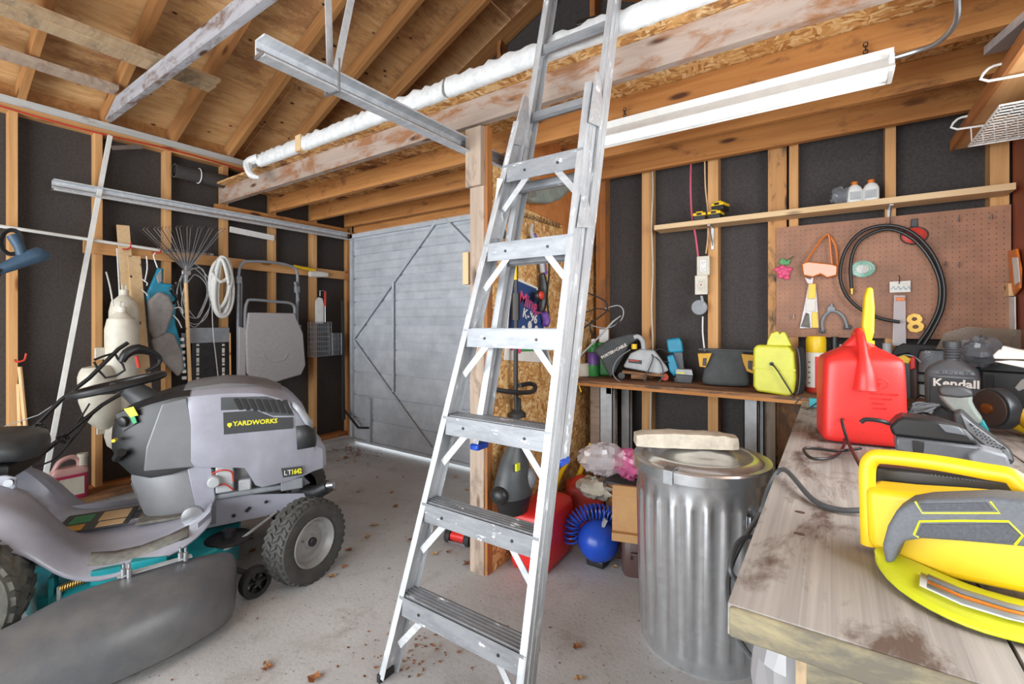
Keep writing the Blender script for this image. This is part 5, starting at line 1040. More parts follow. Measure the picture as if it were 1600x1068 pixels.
# ================================================================ GARBAGE CAN
tc = thing('garbage_can', 'galvanised ribbed steel garbage can beside the workbench', 'garbage can', (-.447, 2.011, 0))
rings = []; NF = 24; N = NF*8
for z, r0, am in ((0, .228, 0), (.012, .234, 0), (.05, .235, .0), (.07, .236, .006), (.61, .247, .006), (.635, .248, 0), (.68, .249, 0), (.70, .252, 0)):
    rings.append([Vector(((r0+am*max(-1, min(1, 2.8*math.sin(NF*t))))*math.cos(t), (r0+am*max(-1, min(1, 2.8*math.sin(NF*t))))*math.sin(t), z)) for t in [k*2*PI/N for k in range(N)]])
MB().loft(rings, caps=True).build('body', 'galv', tc, ang=50)
MB().lathe([(.266, .705), (.268, .745), (.262, .752), (.235, .748), (.215, .762), (.19, .764), (.17, .757), (.12, .772), (.05, .782), (.003, .784)], 72, cap=False).build('lid', 'galv', tc, ang=40)
ta = math.atan2(-2.011, .447)
lh = None if 1 else MB().tube([Vector((-.07, .0, .783)), Vector((-.06, 0, .795)), Vector((0, .0, .799)), Vector((.06, 0, .795)), Vector((.07, 0, .783))], .006, 6, smooth=3).build('lid_handle', 'galv', tc)
TT = TR(0, 0, 0, ta-.42); MB().prism([TT @ Vector(p) for p in ((.18, -.018, .762), (.262, -.018, .757), (.272, -.018, .75), (.274, -.018, .70), (.271, -.018, .70), (.268, -.018, .752), (.18, -.018, .758))], TT.to_3x3() @ Vector((0, .036, 0))).build('lid_clip', 'steel', tc)
TT = TR(0, 0, 0, ta+.85); MB().box(.247, -.04, .555, .258, .04, .60, TT).build('handle_bracket', 'steel', tc, bevel=.002)
MB().tube([TT @ Vector(p) for p in ((.262, -.05, .58), (.29, -.045, .57), (.295, 0, .56), (.29, .045, .57), (.262, .05, .58))], .006, 6, smooth=3).build('side_handle', 'steel', tc)
sl = thing('stone_slab', 'rough pale stone slab lying on the garbage can lid', 'stone', (-.505, 2.0, .792), math.radians(27))
random.seed(4); rings = []
for i in range(15):
    x = -.2+.4*i/14; e = 1 if 0 < i < 14 else .8; ht = .048*(1-.25*(abs(x)/.2)**3)+random.uniform(-.002, .002)
    rings.append([Vector((x+random.uniform(-.004, .004), a*e+random.uniform(-.003, .003), b*ht/.04)) for a, b in ((-.055, -.004), (-.058, .02), (-.05, .044), (0, .047), (.05, .042), (.06, .02), (.055, -.004))])
MB().loft(rings, T=Matrix.Rotation(-.0, 4, 'Y')).build('stone', 'stone', sl, ang=25)
# ================================================================ BACK BENCH THINGS (top at .92)
ZB = .921
g = Spot('tape_roll', 'white round container at the ladder end of the back bench', 'container', 910, 588, ZB)
MB().lathe([(.046, 0), (.048, .004), (.048, .085), (.044, .09), (.003, .09)], 24, TR(0, .05, 0)).build('body', 'cream', g.t)
g = Spot('spray_bottle', 'green and purple bottle behind the white round container', 'bottle', 927, 583, ZB, y=3.03)
MB().lathe([(.040, 0), (.043, .005), (.043, .08)], 20).build('lower_body', 'green', g.t); MB().lathe([(.043, .08), (.042, .15), (.035, .165)], 20).build('purple_band', 'purple', g.t, label='purple label band'); MB().lathe([(.035, .165), (.04, .17), (.04, .205), (.022, .215), (.022, .235)], 20).build('upper_body', 'green', g.t)
MB().lathe([(.018, .235), (.016, .26), (.003, .262)], 14).build('cap', 'white', g.t)
g = Spot('detergent_bottle', 'squat green bottle with a white cap behind the sander dust bag', 'bottle', 944, 580, ZB, y=3.07)
g.box(932, 535, 955, g.v, 0, .04, 'body', 'green', .012); g.box(936, 514, 951, 535, .005, .035, 'cap', 'white', .004)
# belt sander with dust bag
g = Spot('belt_sander', 'grey belt sander with its dark dust bag lettered in white', 'belt sander', 990, 594, ZB, turn=-.05)
bg_ = g.cut([(924, 548), (948, 532), (980, 522), (996, 521), (1000, 528), (984, 538), (976, 552), (958, 586), (952, 592), (945, 580), (936, 562)], .02, .09, 'dust_bag', 'cloth_dk', .02, seg=3)
P = g.P(939, 562, .017); q = g.P(981, 539, .017); o = text('PORTER+CABLE', .026, tframe(P, q-P, (0, 0, 1)), 'paper', bg_, world=False, bold=.0008, sx=1.0)
g.cut([(975, 570), (985, 552), (1000, 545), (1022, 546), (1040, 570), (1044, 577), (1030, 583), (1000, 578), (975, 574)], -.02, .10, 'housing', 'ltgrey', .012, seg=3)
g.tube([(990, 527, .03), (997, 526, .03), (1004, 534, .03), (1006, 556, .03)], .0155, 'handle', 'ltgrey', 10)
g.cut([(972, 579), (1040, 583), (1040, 587), (972, 583)], -.02, .1, 'side_rail', 'benchboard', .002)
for u, mt in ((971, 'darksteel'), (1038, 'red2')): c = g.P(u, 587, -.01); MB().lathe([(.022, 0), (.022, .075), (.018, .08)], 18, TR(c.x, c.y, c.z, 0, -PI/2)).build('roller', mt, g.t)
g.cut([(986, 580), (1010, 582), (1010, 592), (986, 591)], -.012, .07, 'platen_block', 'benchboard', .003)
pn = g.cut([(982, 560), (1003, 562), (1003, 568), (982, 566)], -.0225, .003, 'name_plate', 'labelblack', .001); g.cut([(983, 561), (998, 562), (998, 564), (983, 563)], -.024, .002, 'red_stripe', 'red2', 0, par=pn)
c = g.P(991, 540, -.0); MB().lathe([(.018, -.02), (.018, .012)], 14, TR(c.x, c.y, c.z)).build('yellow_cap', 'yellow', g.t, label='yellow cap')
g.tube([(1008, 550, .03), (1020, 555, -.03), (1014, 575, -.05), (1006, 590, -.05), (1020, 598, -.05), (1035, 585, -.05), (1030, 562, -.03), (1012, 550, 0)], .004, 'power_cord', 'dkgrey')
g.tube([(985, 546, .0), (966, 560, -.03), (958, 580, -.04), (968, 594, -.05), (1000, 598, -.05)], .0035, 'power_cord', 'grey')
# router
g = Spot('router_tool', 'teal blue router tool standing behind the battery charger', 'power tool', 1058, 590, ZB, y=3.03)
MB().lathe([(.03, .0), (.03, .03)], 14).build('base', 'darksteel', g.t); 
g.cut([(1041, 530), (1062, 527), (1066, 535), (1068, 550), (1044, 552)], 0, .06, 'motor_head', 'teal', .012, seg=3); g.cut([(1052, 551), (1066, 549), (1070, 582), (1060, 588)], .01, .04, 'glass_body', 'glassdark', .006); g.cut([(1042, 556), (1052, 553), (1060, 575), (1054, 588), (1046, 580)], -.02, .04, 'lower_grip', 'teal', .01, seg=3)
g.tube([(1048, 552, -.01), (1030, 545, -.02), (1022, 552, -.03), (1030, 562, -.03), (1046, 566, -.02)], .004, 'cord', 'blackr')
g = Spot('battery_charger', 'small grey charger with a battery on the back bench', 'charger', 1069, 598, ZB)
g.cut([(1055, 585), (1083, 586), (1081, 599), (1057, 598)], 0, .07, 'base', 'dkgrey', .006); g.cut([(1056, 577), (1081, 577), (1083, 586), (1055, 585)], .005, .06, 'battery', 'ltgrey', .004); g.cut([(1058, 581), (1070, 582), (1070, 584), (1058, 583)], -.001, .003, 'green_stripe', 'lime', 0)
# tool bag
g = Spot('tool_bag', 'black fabric tool bag with yellow straps on the back bench', 'bag', 1134, 604, ZB)
a = g.P(1094, 604); b = g.P(1175, 546); W_ = -a.x; Ht = b.z
MB().loft([[Vector((w_*math.copysign(abs(math.cos(t))**.5, math.cos(t)), .06+d_*math.copysign(abs(math.sin(t))**.5, math.sin(t)), z)) for t in [k*PI/10 for k in range(20)]] for w_, d_, z in ((W_*.92, .055, 0), (W_*1.0, .065, .02), (W_*.86, .055, Ht*.5), (W_*.78, .03, Ht*.85), (W_*.82, .012, Ht))]).build('body', 'cloth_dk', g.t, sub=1, ang=60)
g.cut([(1089, 545), (1181, 546), (1181, 550), (1089, 549)], .05, .02, 'top_seam', 'black', .002)
for px in (((1089, 553), (1112, 552), (1108, 562), (1102, 575), (1092, 574)), ((1158, 552), (1178, 553), (1176, 582), (1166, 578), (1161, 565))): s_ = g.cut(px, -.004, .012, 'yellow_strap', 'mustard', .003); 
g.cut([(1098, 560), (1104, 560), (1103, 572), (1097, 572)], -.008, .004, 'strap_slot', 'black', .001); g.cut([(1168, 562), (1175, 562), (1174, 577), (1168, 574)], -.008, .004, 'strap_slot', 'black', .001)
# yellow-green inflator/generator case
g = Spot('portable_charger', 'yellow green plastic charger with a cord wound on its side', 'charger', 1212, 616, ZB, turn=-.1)
g.cut([(1176, 545), (1182, 539), (1232, 540), (1240, 550), (1243, 590), (1240, 612), (1232, 617), (1182, 613), (1176, 605)], -.01, .13, 'case', 'yelgreen', .012, seg=3)
g.cut([(1196, 541), (1198, 532), (1204, 520), (1214, 517), (1218, 521), (1216, 524), (1220, 518), (1226, 519), (1236, 540)], .02, .06, 'handle_top', 'yelgreen', .008, seg=3)
g.cut([(1176, 575), (1243, 575), (1243, 578), (1176, 577)], -.0115, .004, 'mould_line', 'yelgreen', .001)
g.tube([(1206, 568, -.02), (1214, 575, -.035), (1228, 596, -.035), (1242, 618, -.03)], .004, 'cord', 'black'); c = g.P(1206, 568, -.012); MB().lathe([(.010, -.012), (.010, .006), (.003, .007)], 12, TR(c.x, c.y, c.z, 0, PI/2)).build('socket_plug', 'black', g.t)
m = MB()
for k in range(4): m.tube([g.P(1243+6*math.sin(t)+k*2, 578-36*math.cos(t), .02+.02*k) for t in [j*PI/9 for j in range(10)]], .0065, 7, smooth=2)
m.build('wound_cable', 'black', g.t)
# cans and small bottles at the pegboard foot
g = Spot('spray_can', 'tall spray can with yellow cap and red and white label', 'spray can', 1275, 612, ZB)
rr_ = 16*g.kx; m = MB().lathe([(rr_*.95, 0), (rr_, .004), (rr_, 61*g.kz)], 24).build('body', 'red2', g.t); MB().lathe([(rr_*1.01, 8*g.kz), (rr_*1.01, 62*g.kz)], 24, cap=False).build('label_wrap', 'paper', m)
MB().prism([(rr_*1.03*math.sin(a), -rr_*1.03*math.cos(a), 8*g.kz) for a in (-.1, .25, .6, .95, 1.3)]+[(rr_*1.0*math.sin(a), -rr_*1.0*math.cos(a), 8*g.kz) for a in (1.3, .6, -.1)], (0, 0, 48*g.kz)).build('red_panel', 'red', m); 
for k in range(5): MB().box(-rr_*.75, -rr_*1.045*.8, (14+k*8)*g.kz, -rr_*.3, -rr_*.7, (16+k*8)*g.kz).build('print_line', 'labelblack', m)
MB().lathe([(rr_*.98, 62*g.kz), (rr_*1.02, 64*g.kz), (rr_*1.02, 82*g.kz), (rr_*.9, 87*g.kz), (.003, 88*g.kz)], 24).build('cap', 'yellow', g.t)
for u, v, h, r_, mt, cp, lab in ((1304, 588, 62, 8, 'black', 'black', 'slim black bottle behind the red gas can'), (1318, 588, 50, 9, 'cream', 'white', 'white capped bottle left of the red gas can'), (1334, 590, 46, 6, 'darksteel', 'black', 'thin dark bottle close behind the red gas can'), (1386, 588, 52, 10, 'darksteel', 'ltgrey', 'grey bottle right of the yellow spout')):
    g = Spot('small_bottle', lab, 'bottle', u, v, ZB, y=3.06); r2 = r_*g.kx; h = g.v-(588-h)-0
    MB().lathe([(r2, 0), (r2, h*.6*g.kz), (r2*.6, h*.72*g.kz)], 16).build('body', mt, g.t); MB().lathe([(r2*.75, h*.72*g.kz), (r2*.75, h*g.kz), (.002, h*g.kz+.001)], 14).build('cap', cp, g.t)
# tangled black cables and white tipped wand at the ladder
def BB(u, v, y=2.9): return AY(u, v, y)
for i, (pts, lab) in enumerate(((((896, 448), (920, 458), (945, 470), (948, 485), (930, 500), (905, 520), (888, 560)), 'black cable looping from the ladder down to the back bench'), (((884, 500), (905, 492), (935, 482), (960, 490), (968, 500), (962, 508)), 'black cable crossing sideways above the dust bag'), (((886, 478), (900, 492), (925, 508), (950, 512), (970, 500), (974, 485), (965, 477), (945, 482)), 'grey cable making a round loop above the dust bag'), (((925, 500), (922, 515), (930, 526)), 'short thick dark cable ending over the green bottle'))):
    cable(lab, [BB(u, v, 2.86+.02*i) for u, v in pts], (.005, .004, .004, .006)[i], ('blackr', 'blackr', 'ltgrey', 'black')[i], 'cable', 'cable')
cable('white tipped thin wand rising from the bench over the dust bag', [BB(884, 582, 2.8), BB(910, 552, 2.82), BB(940, 522, 2.84), BB(958, 502, 2.85), BB(970, 493, 2.86)], [.006, .006, .007, .006, .003], 'ltgrey', 'wand', 'wand', smooth=1)
tag(MB().tube([AY(903, 597, 2.8), AY(908, 612, 2.8)], .005, 8).build('pencil', 'yellow'), 'yellow pencil hanging under the back bench edge', 'pencil')
# ================================================================ RIGHT BENCH THINGS (top at .90)
ZR = .901
g = Spot('gas_can', 'big bright red gas can with yellow spout on the workbench', 'gas can', 1346, 697, ZR, turn=.0); g.t.location = g.t.location+Vector((-.004, .10, 0)); 
g.t.rotation_euler[2] += math.radians(10)
kx, kz = g.kx*1.0, g.kz*1.04; w_, d_, h_ = 137*kx, .20, 172*kz
b = MB().loft([jr(w_*.48, d_*.46, 0, 28, .25), jr(w_*.5, d_*.5, .012, 28, .25), jr(w_*.505, d_*.5, .03, 28, .25), jr(w_*.50, d_*.5, h_*.5, 28, .25), jr(w_*.485, d_*.49, h_*.72, 28, .28), jr(w_*.475, d_*.48, h_*.755, 28, .3), jr(w_*.43, d_*.42, h_*.785, 28, .5), jr(w_*.30, d_*.28, h_*.83, 28, .7), jr(w_*.2, d_*.2, h_*.87, 28, .8)])
bd = b.build('body', 'red', g.t, sub=1, ang=60)
MB().tube([(0, -d_*.50, h_*.50), (0, -d_*.50, h_*.64), (-.002, -d_*.44, h_*.80), (-.003, -d_*.22, h_*.965), (0, d_*.05, h_*.985), (.01, d_*.30, h_*.86)], [.034, .026, .0145, .0135, .015, .03], 14, smooth=6).build('handle', 'red', g.t)
MB().prism([(x*w_, .0, z*h_) for x, z in ((-.33, .77), (-.06, .955), (0, .985), (.05, .97), (.36, .78))], (0, .05, 0)).build('handle_fin', 'red', g.t, bevel=.012, seg=3)
MB().prism([(-.003, y, z) for y, z in ((-d_*.15, h_*.99), (d_*.1, h_*1.0), (d_*.42, h_*.84), (d_*.42, h_*.76), (0, h_*.80))], (.006, 0, 0), TR(.0, 0, 0, 0)).build('web', 'red', g.t)
for k, (s_, sz, xx, zz) in enumerate((('CSA', .018, .022, .215), ('SP', .02, .03, .19), ('MADE IN CANADA', .0085, .018, .165), ('KEEP UPRIGHT', .0085, .018, .15), ('ESSENCE', .0085, .022, .135), ('GASOLINE', .0085, .022, .12))):
    if k == 0: continue
    text(s_, sz, tframe((xx-w_*.02, -d_*.5-.0006, zz*h_/.36), (1, 0, 0), (0, 0, 1)), 'red', bd, world=False, ext=.0012)
c = (.045-w_*.02, -d_*.5, .2*h_/.36); MB().tube([(c[0]+.019*math.cos(t), c[1]-.0005, c[2]+.015*math.sin(t)) for t in [k*PI/12 for k in range(24)]], .0012, 5, True).build('embossed_ring', 'red', bd)
ys = [(1351, 535), (1354, 500), (1357, 462), (1362, 445), (1371, 447), (1374, 480), (1373, 520), (1368, 537)]
g.cut([(u-0, v) for u, v in ys], .0, .035, 'spout', 'yellow', .008, seg=3)
MB().lathe([(.026, h_*.86), (.03, h_*.87), (.03, h_*.91), (.02, h_*.92)], 16, TR(.02, .03, 0)).build('spout_collar', 'yellow', g.t)
# oil bottle
g = Spot('motor_oil_bottle', 'dark grey motor oil bottle with ribbed neck and white lettering', 'bottle', 1487, 660, ZR)
W_ = 44*g.kx; H1 = 128*g.kz; ob = MB().loft([jr(W_*.9, .05, 0, 24, .4), jr(W_*.95, .055, .01, 24, .4), jr(W_, .055, H1*.5, 24, .4), jr(W_, .055, H1*.58, 24, .4), jr(W_*.97, .05, H1*.60, 24, .4), jr(W_*.97, .05, H1*.63, 24, .4), jr(W_*.85, .045, H1*.68, 24, .5), jr(W_*.45, .033, H1*.75, 24, .8), jr(W_*.28, .028, H1*.77, 24, 1)]).build('body', 'oilgrey', g.t, ang=35)
MB().lathe([(.026, H1*.76), (.022, H1*.785), (.027, H1*.80), (.022, H1*.82), (.027, H1*.835), (.022, H1*.855), (.027, H1*.87), (.022, H1*.89), (.027, H1*.90), (.024, H1*.92)], 18).build('neck', 'oilgrey', g.t); MB().lathe([(.027, H1*.92), (.027, H1*.99), (.003, H1)], 20).build('cap', 'dkgrey', g.t)
text('Kendall', .042, tframe((-W_*.68, -.0570, H1*.455), (1, 0, 0), (0, 0, 1)), 'paper', ob, world=False, bold=.0012, sx=1.05); text('RUN-L-EIL', .018, tframe((-W_*.45, -.0565, H1*.605), (1, 0, 0), (0, 0, 1)), 'black', ob, world=False, sx=1.2)
MB().box(-W_*.75, -.0565, H1*.05, W_*.75, -.0555, H1*.56).build('label', 'labelblack', ob)
g = Spot('blue_bottle', 'pale blue bottle just behind the motor oil bottle', 'bottle', 1516, 640, ZR); g.t.location.y += .04
MB().lathe([(.04, 0), (.042, .01), (.042, 70*g.kz), (.02, 90*g.kz), (.018, 96*g.kz)], 18).build('body', 'bluec', g.t); MB().lathe([(.02, 96*g.kz), (.02, 108*g.kz), (.003, 109*g.kz)], 14).build('cap', 'white', g.t)
# clear cases, pouch, battery box, papers behind
g = Spot('parts_case', 'clear plastic parts case leaning up behind the oil bottle', 'case', 1462, 632, ZR); g.t.location.y += .09
g.box(1439, 540, 1487, 585, 0, .02, 'lid', 'clear', .003); g.box(1436, 588, 1490, 600, -.02, .06, 'tray', 'clear', .003); g.box(1440, 604, 1488, 630, -.02, .07, 'lower_tray', 'ltgrey', .003)
g = Spot('black_pouch', 'curved black tool pouch between the gas can and clear case', 'pouch', 1412, 628, ZR); g.t.location.y += .04
g.cut([(1392, 560), (1398, 545), (1412, 537), (1460, 538), (1486, 541), (1486, 546), (1440, 547), (1436, 560), (1420, 552), (1404, 556), (1398, 568)], 0, .05, 'flap', 'blackr', .006); g.cut([(1398, 556), (1436, 556), (1436, 628), (1396, 628)], .01, .05, 'body', 'brown', .006)
g.tube([(1400, 562, -.01), (1415, 555, -.01), (1430, 557, -.01), (1440, 565, -.01)], .004, 'wire', 'ltgrey')
g = Spot('yellow_red_pliers', 'yellow and red gripped pliers behind the red gas can', 'pliers', 1420, 628, ZR)
g.cut([(1404, 558), (1412, 554), (1424, 560), (1420, 568), (1408, 566)], -.01, .02, 'yellow_grip', 'yellow', .004); g.cut([(1422, 558), (1430, 556), (1431, 575), (1422, 577)], -.01, .02, 'red_grip', 'red', .004); g.cut([(1412, 566), (1422, 566), (1424, 628), (1412, 628)], -.005, .01, 'jaw', 'darksteel', .002)
g = Spot('yellow_tin', 'small yellow box at the foot of the oil bottle', 'box', 1436, 618, ZR+.02); g.t.location.y += .02; g.box(1429, 600, 1444, 617, 0, .03, 'body', 'yellow', .003)
g = Spot('dark_plastic_bag', 'dark glossy plastic bag behind the oil bottle cap', 'bag', 1532, 560, ZR+.12, d=1.95)
MB().loft(crumple(.075, 31, 20, .2, (1.0, .6, .8)), T=TR(0, 0, .03)).build('bag', 'glassdark', g.t, ang=12); MB().loft(crumple(.055, 32, 18, .2, (1.0, .6, 1)), T=TR(-.01, .03, .02)).build('contents', 'dkgrey', g.t, ang=12)
o = MB().prism([AY(u, v, 3.02) for u, v in ((1462, 545), (1476, 520), (1510, 510), (1560, 513), (1600, 515), (1640, 520), (1640, 552), (1560, 552))], (0, .004, 0)).build('plastic_sheet', 'sheetc'); tag(o, 'dull brown translucent plastic sheet leaning on the pegboard foot', 'sheet')
g = Spot('battery_box', 'black battery box with grey lid at the right end of the bench', 'battery', 1585, 650, ZR, turn=-.1); g.t.location.y += .0
g.box(1532, 582, 1660, 640, 0, .16, 'case', 'dkgrey', .006); g.box(1528, 566, 1664, 582, -.01, .17, 'lid', 'black', .005); g.box(1537, 588, 1552, 612, -.004, .003, 'front_label', 'labelblack', .001); g.cut([(1586, 605), (1596, 592), (1612, 585), (1612, 600), (1592, 610)], -.006, .004, 'paint_smear', 'white', .001)
g = Spot('paper_pack', 'white folded papers lying on the black battery box', 'papers', 1590, 563, 1.06, d=1.62); 
for px, y in ((((1550, 556), (1560, 547), (1640, 550), (1640, 560), (1552, 562)), 0), (((1562, 549), (1566, 541), (1590, 546), (1640, 552), (1640, 556)), .02), (((1552, 566), (1580, 563), (1640, 565), (1640, 573), (1600, 574)), -.01)): g.cut(px, y, .08, 'folded_sheet', 'paper', .004)
# grinder and grips
g = Spot('angle_grinder', 'angle grinder with a round dark guard on the workbench', 'angle grinder', 1556, 682, ZR, turn=-.2)
c = g.P(1548, 640, .03); Tg = Matrix.Translation(c) @ Matrix.Rotation(-.6, 4, 'Z') @ Matrix.Rotation(PI/2, 4, 'X') 
MB().lathe([(.003, .012), (.068, .010), (.072, .004), (.072, -.028), (.068, -.032), (.068, .0), (.003, .002)], 36, Tg, cap=False).build('wheel_guard', 'guardblk', g.t)
gd = MB().lathe([(.062, .014), (.062, .018), (.02, .018), (.003, .018)], 30, Tg).build('grinding_disc', 'stain', g.t); MB().lathe([(.018, .018), (.018, .028), (.008, .030), (.003, .03)], 18, Tg).build('flange_nut', 'copper', gd)
MB().tube([g.P(1562, 650, .06), g.P(1600, 665, .09), g.P(1640, 680, .1)], [.032, .034, .03], 14).build('motor_body', 'yellow', g.t)
MB().tube([g.P(1590, 640, .04), g.P(1615, 655, .04)], [.03, .04], 14).build('gear_head', 'mustard', g.t)
g = Spot('drill_grip', 'grey green pistol grip tool standing in front of the oil bottle', 'power tool', 1510, 690, ZR, turn=0)
g.cut([(1464, 618), (1468, 626), (1486, 642), (1502, 648), (1516, 664), (1530, 660), (1536, 652), (1524, 636), (1519, 626), (1520, 616)], -.02, .05, 'grip', 'guardgrey', .014, seg=3); g.cut([(1462, 610), (1470, 604), (1505, 604), (1519, 609), (1521, 618), (1500, 622), (1468, 621)], -.024, .055, 'cap_end', 'dkgrey', .012, seg=3); g.cut([(1528, 655), (1536, 652), (1545, 668), (1538, 676)], -.015, .03, 'teal_collar', 'tealp', .004); g.cut([(1518, 662), (1545, 668), (1560, 690), (1500, 690)], -.02, .06, 'foot', 'black', .006)
# vented charger plate and flat chargers
g = Spot('vented_charger', 'black charger with slotted grey top sloping towards the bench edge', 'charger', 1545, 722, ZR, turn=.0)
vp = g.cut([(1487, 652), (1500, 648), (1524, 668), (1575, 700), (1585, 714), (1578, 722), (1550, 716), (1500, 690), (1490, 672)], 0, .09, 'sloped_body', 'ltgrey' if 0 else 'dkgrey', .005)
g.cut([(1500, 652), (1524, 667), (1575, 698), (1582, 714), (1555, 707), (1510, 676)], -.003, .005, 'top_face', 'grey', .002)
for i in range(6):
    for j in range(4): u = 1520+i*8.5+j*2.2; v = 671+i*5.2+j*4.5-4; c = g.P(u, v, -.004); MB().ell(c, (.0022, .0012, .0016), 8).build('vent_hole', 'black', vp)
for px in (((1515, 664), (1520, 668)), ((1566, 694), (1571, 697))): g.tube([(a, b, -.005) for a, b in px], .002, 'slot', 'black', par=vp)
g = Spot('flat_charger', 'flat black charger with a lens lying before the red gas can', 'charger', 1465, 742, ZR, turn=.1)
g.cut([(1396, 690), (1536, 690), (1540, 712), (1500, 722), (1396, 712)], 0, .11, 'base', 'oilgrey', .006); g.cut([(1386, 676), (1400, 662), (1410, 657), (1470, 658), (1510, 668), (1522, 680), (1530, 690), (1392, 690)], .01, .09, 'top_body', 'black', .008); g.cut([(1466, 662), (1498, 664), (1510, 676), (1478, 674)], .005, .004, 'window', 'glassdark', .002)
g.cut([(1510, 702), (1530, 690), (1565, 696), (1572, 716), (1548, 722), (1514, 716)], -.02, .07, 'end_block', 'ltgrey' if 0 else 'grey', .006); g.cut([(1424, 692), (1444, 692), (1442, 712), (1426, 712)], -.003, .004, 'contact_block', 'black', .002)
g.tube([(1386, 672, .03), (1370, 668, .02), (1345, 668, .02), (1335, 674, .02)], .006, 'plug', 'black')
for i, (pts, lab) in enumerate(((((1336, 668), (1318, 655), (1316, 660), (1325, 690), (1340, 720), (1349, 735)), 'black cord looping up in front of the red gas can'), (((1340, 672), (1322, 658), (1312, 664), (1320, 690), (1305, 712), (1270, 716), (1256, 702), (1270, 700), (1310, 704), (1345, 700)), 'black cord lying in a loop on the bench plank'), (((1420, 640), (1435, 618), (1455, 624), (1480, 640), (1490, 640)), 'dark cord arched beside the oil bottle'), (((1415, 655), (1440, 645), (1460, 650), (1480, 660)), 'black cord coiled below the oil bottle'))):
    z0 = (.93, .915, .97, .95)[i]; cable(lab, [AZ(u, v, z0+(.05 if (i == 0 and k in (1, 2)) else 0)+(.03 if (i == 1 and k in (1, 2)) else 0)) for k, (u, v) in enumerate(pts)], .0045, 'black')
m = MB(); c = AZ(1450, 672, .92)
for k in range(4): m.tube([c+Vector(((.045+.006*k)*math.cos(t+k), .035*math.sin(t+k), .012*k*.6+.006*math.sin(3*t))) for t in [j*PI/6 for j in range(12)]], .004, 6, True, smooth=2)
tag(m.build('cable_coil', 'black'), 'small black coil of cord between the oil bottle and flat charger', 'cord')
m = MB(); c = AZ(1440, 650, .93)
for k in range(3): m.tube([c+Vector(((.03+.01*k)*math.cos(t), .02*math.sin(t), .03+.02*math.sin(t+k))) for t in [j*PI/6 for j in range(12)]], .0055, 6, True, smooth=2)
tag(m.build('grey_cord_bundle', 'grey'), 'grey cord bundle right of the red gas can', 'cord')
g = Spot('teal_connector', 'small teal connector with black wires left of the red gas can', 'connector', 1270, 640, ZR); g.box(1264, 622, 1280, 636, 0, .02, 'body', 'tealp', .002); g.tube([(1280, 626, .0), (1260, 640, -.01), (1245, 646, -.01), (1240, 636, .0), (1256, 618, .01)], .003, 'wire', 'black')
# long grey cord over the bench edge
cable('grey power cord running over the workbench edge and hanging beside the can', [AZ(1350, 797, .912), AZ(1310, 796, .907), AZ(1270, 780, .908), AZ(1225, 739, .91)+Vector((0, 0, .01)), Vector((-.135, 1.40, .87)), AD(1188, 800, 1.28), AD(1158, 850, 1.2), AD(1141, 890, 1.14), AD(1138, 930, 1.08), AD(1150, 990, 1.02), AD(1190, 1042, .97), AD(1245, 1062, .95)], .006, 'dkgrey')
cable('lower loop of grey cord hanging in front of the garbage can', [AD(1200, 862, 1.22), AD(1186, 846, 1.2), AD(1168, 838, 1.17), AD(1150, 852, 1.14), AD(1141, 885, 1.1), AD(1150, 905, 1.1), AD(1180, 930, 1.15)], .006, 'dkgrey')
tag(MB().box(-.20, .9, .0, .05, 1.12, .35).build('styrofoam_block', 'foam', bevel=.01), 'white foam block under the near end of the workbench', 'foam block') if 0 else None
p = AD(1205, 1050, .93); o = MB().loft(crumple(.075, 41, 20, .15, (.8, .9, 1.9)), T=TR(p.x+.03, p.y, p.z+.0)).build('plastic_sack', 'bagw', ang=12); tag(o, 'crinkled pale plastic sack hanging under the near end of the workbench', 'sack')
# ================================================================ YELLOW HEDGE TRIMMER
pa, pb_ = AD(1400, 870, .74), AD(1600, 930, .635)
ht = thing('hedge_trimmer', 'yellow hedge trimmer with grey grip and lime guard at the bench front', 'hedge trimmer', tuple(AZ(1480, 930, .902)))
nrm = Vector((pb_.y-pa.y, pa.x-pb_.x, 0)).normalized(); nrm = nrm if nrm.y > 0 else -nrm     # pointing away from the doorway
def HT(u, v, off=0): return AV(u, v, pa+nrm*off, pb_+nrm*off)
def hcut(px, off, th, name, mat, bev=.006, seg=3, par=None, hole=None, **k):
    o = MB().prism([HT(u, v, off) for u, v in px], nrm*th).build(name, mat, par or ht, True, bevel=bev, seg=seg, **k); return o
# rear loop frame (rounded bars) and body
MB().tube([HT(u, v, .055) for u, v in ((1358, 850), (1356, 790), (1355, 735), (1362, 717), (1380, 713), (1460, 722), (1540, 736), (1580, 744), (1600, 765), (1640, 800))], .0125, 12, smooth=4).build('loop_handle', 'yellow', ht, True)
hcut([(1350, 762), (1420, 770), (1500, 776), (1560, 782), (1660, 800), (1700, 950), (1600, 930), (1480, 905), (1410, 880), (1370, 862), (1354, 850)], .03, .075, 'body', 'yellow', .012)
hcut([(1366, 728), (1586, 752), (1590, 785), (1500, 775), (1420, 769), (1366, 760)], .11, .05, 'motor_cover', 'black', .006)
for k in range(12): p = HT(1455+k*6, 741+k*.9, .107); MB().ell(p, (.0014, .003, .0014), 8).build('vent_slot', 'dkgrey', ht, True)
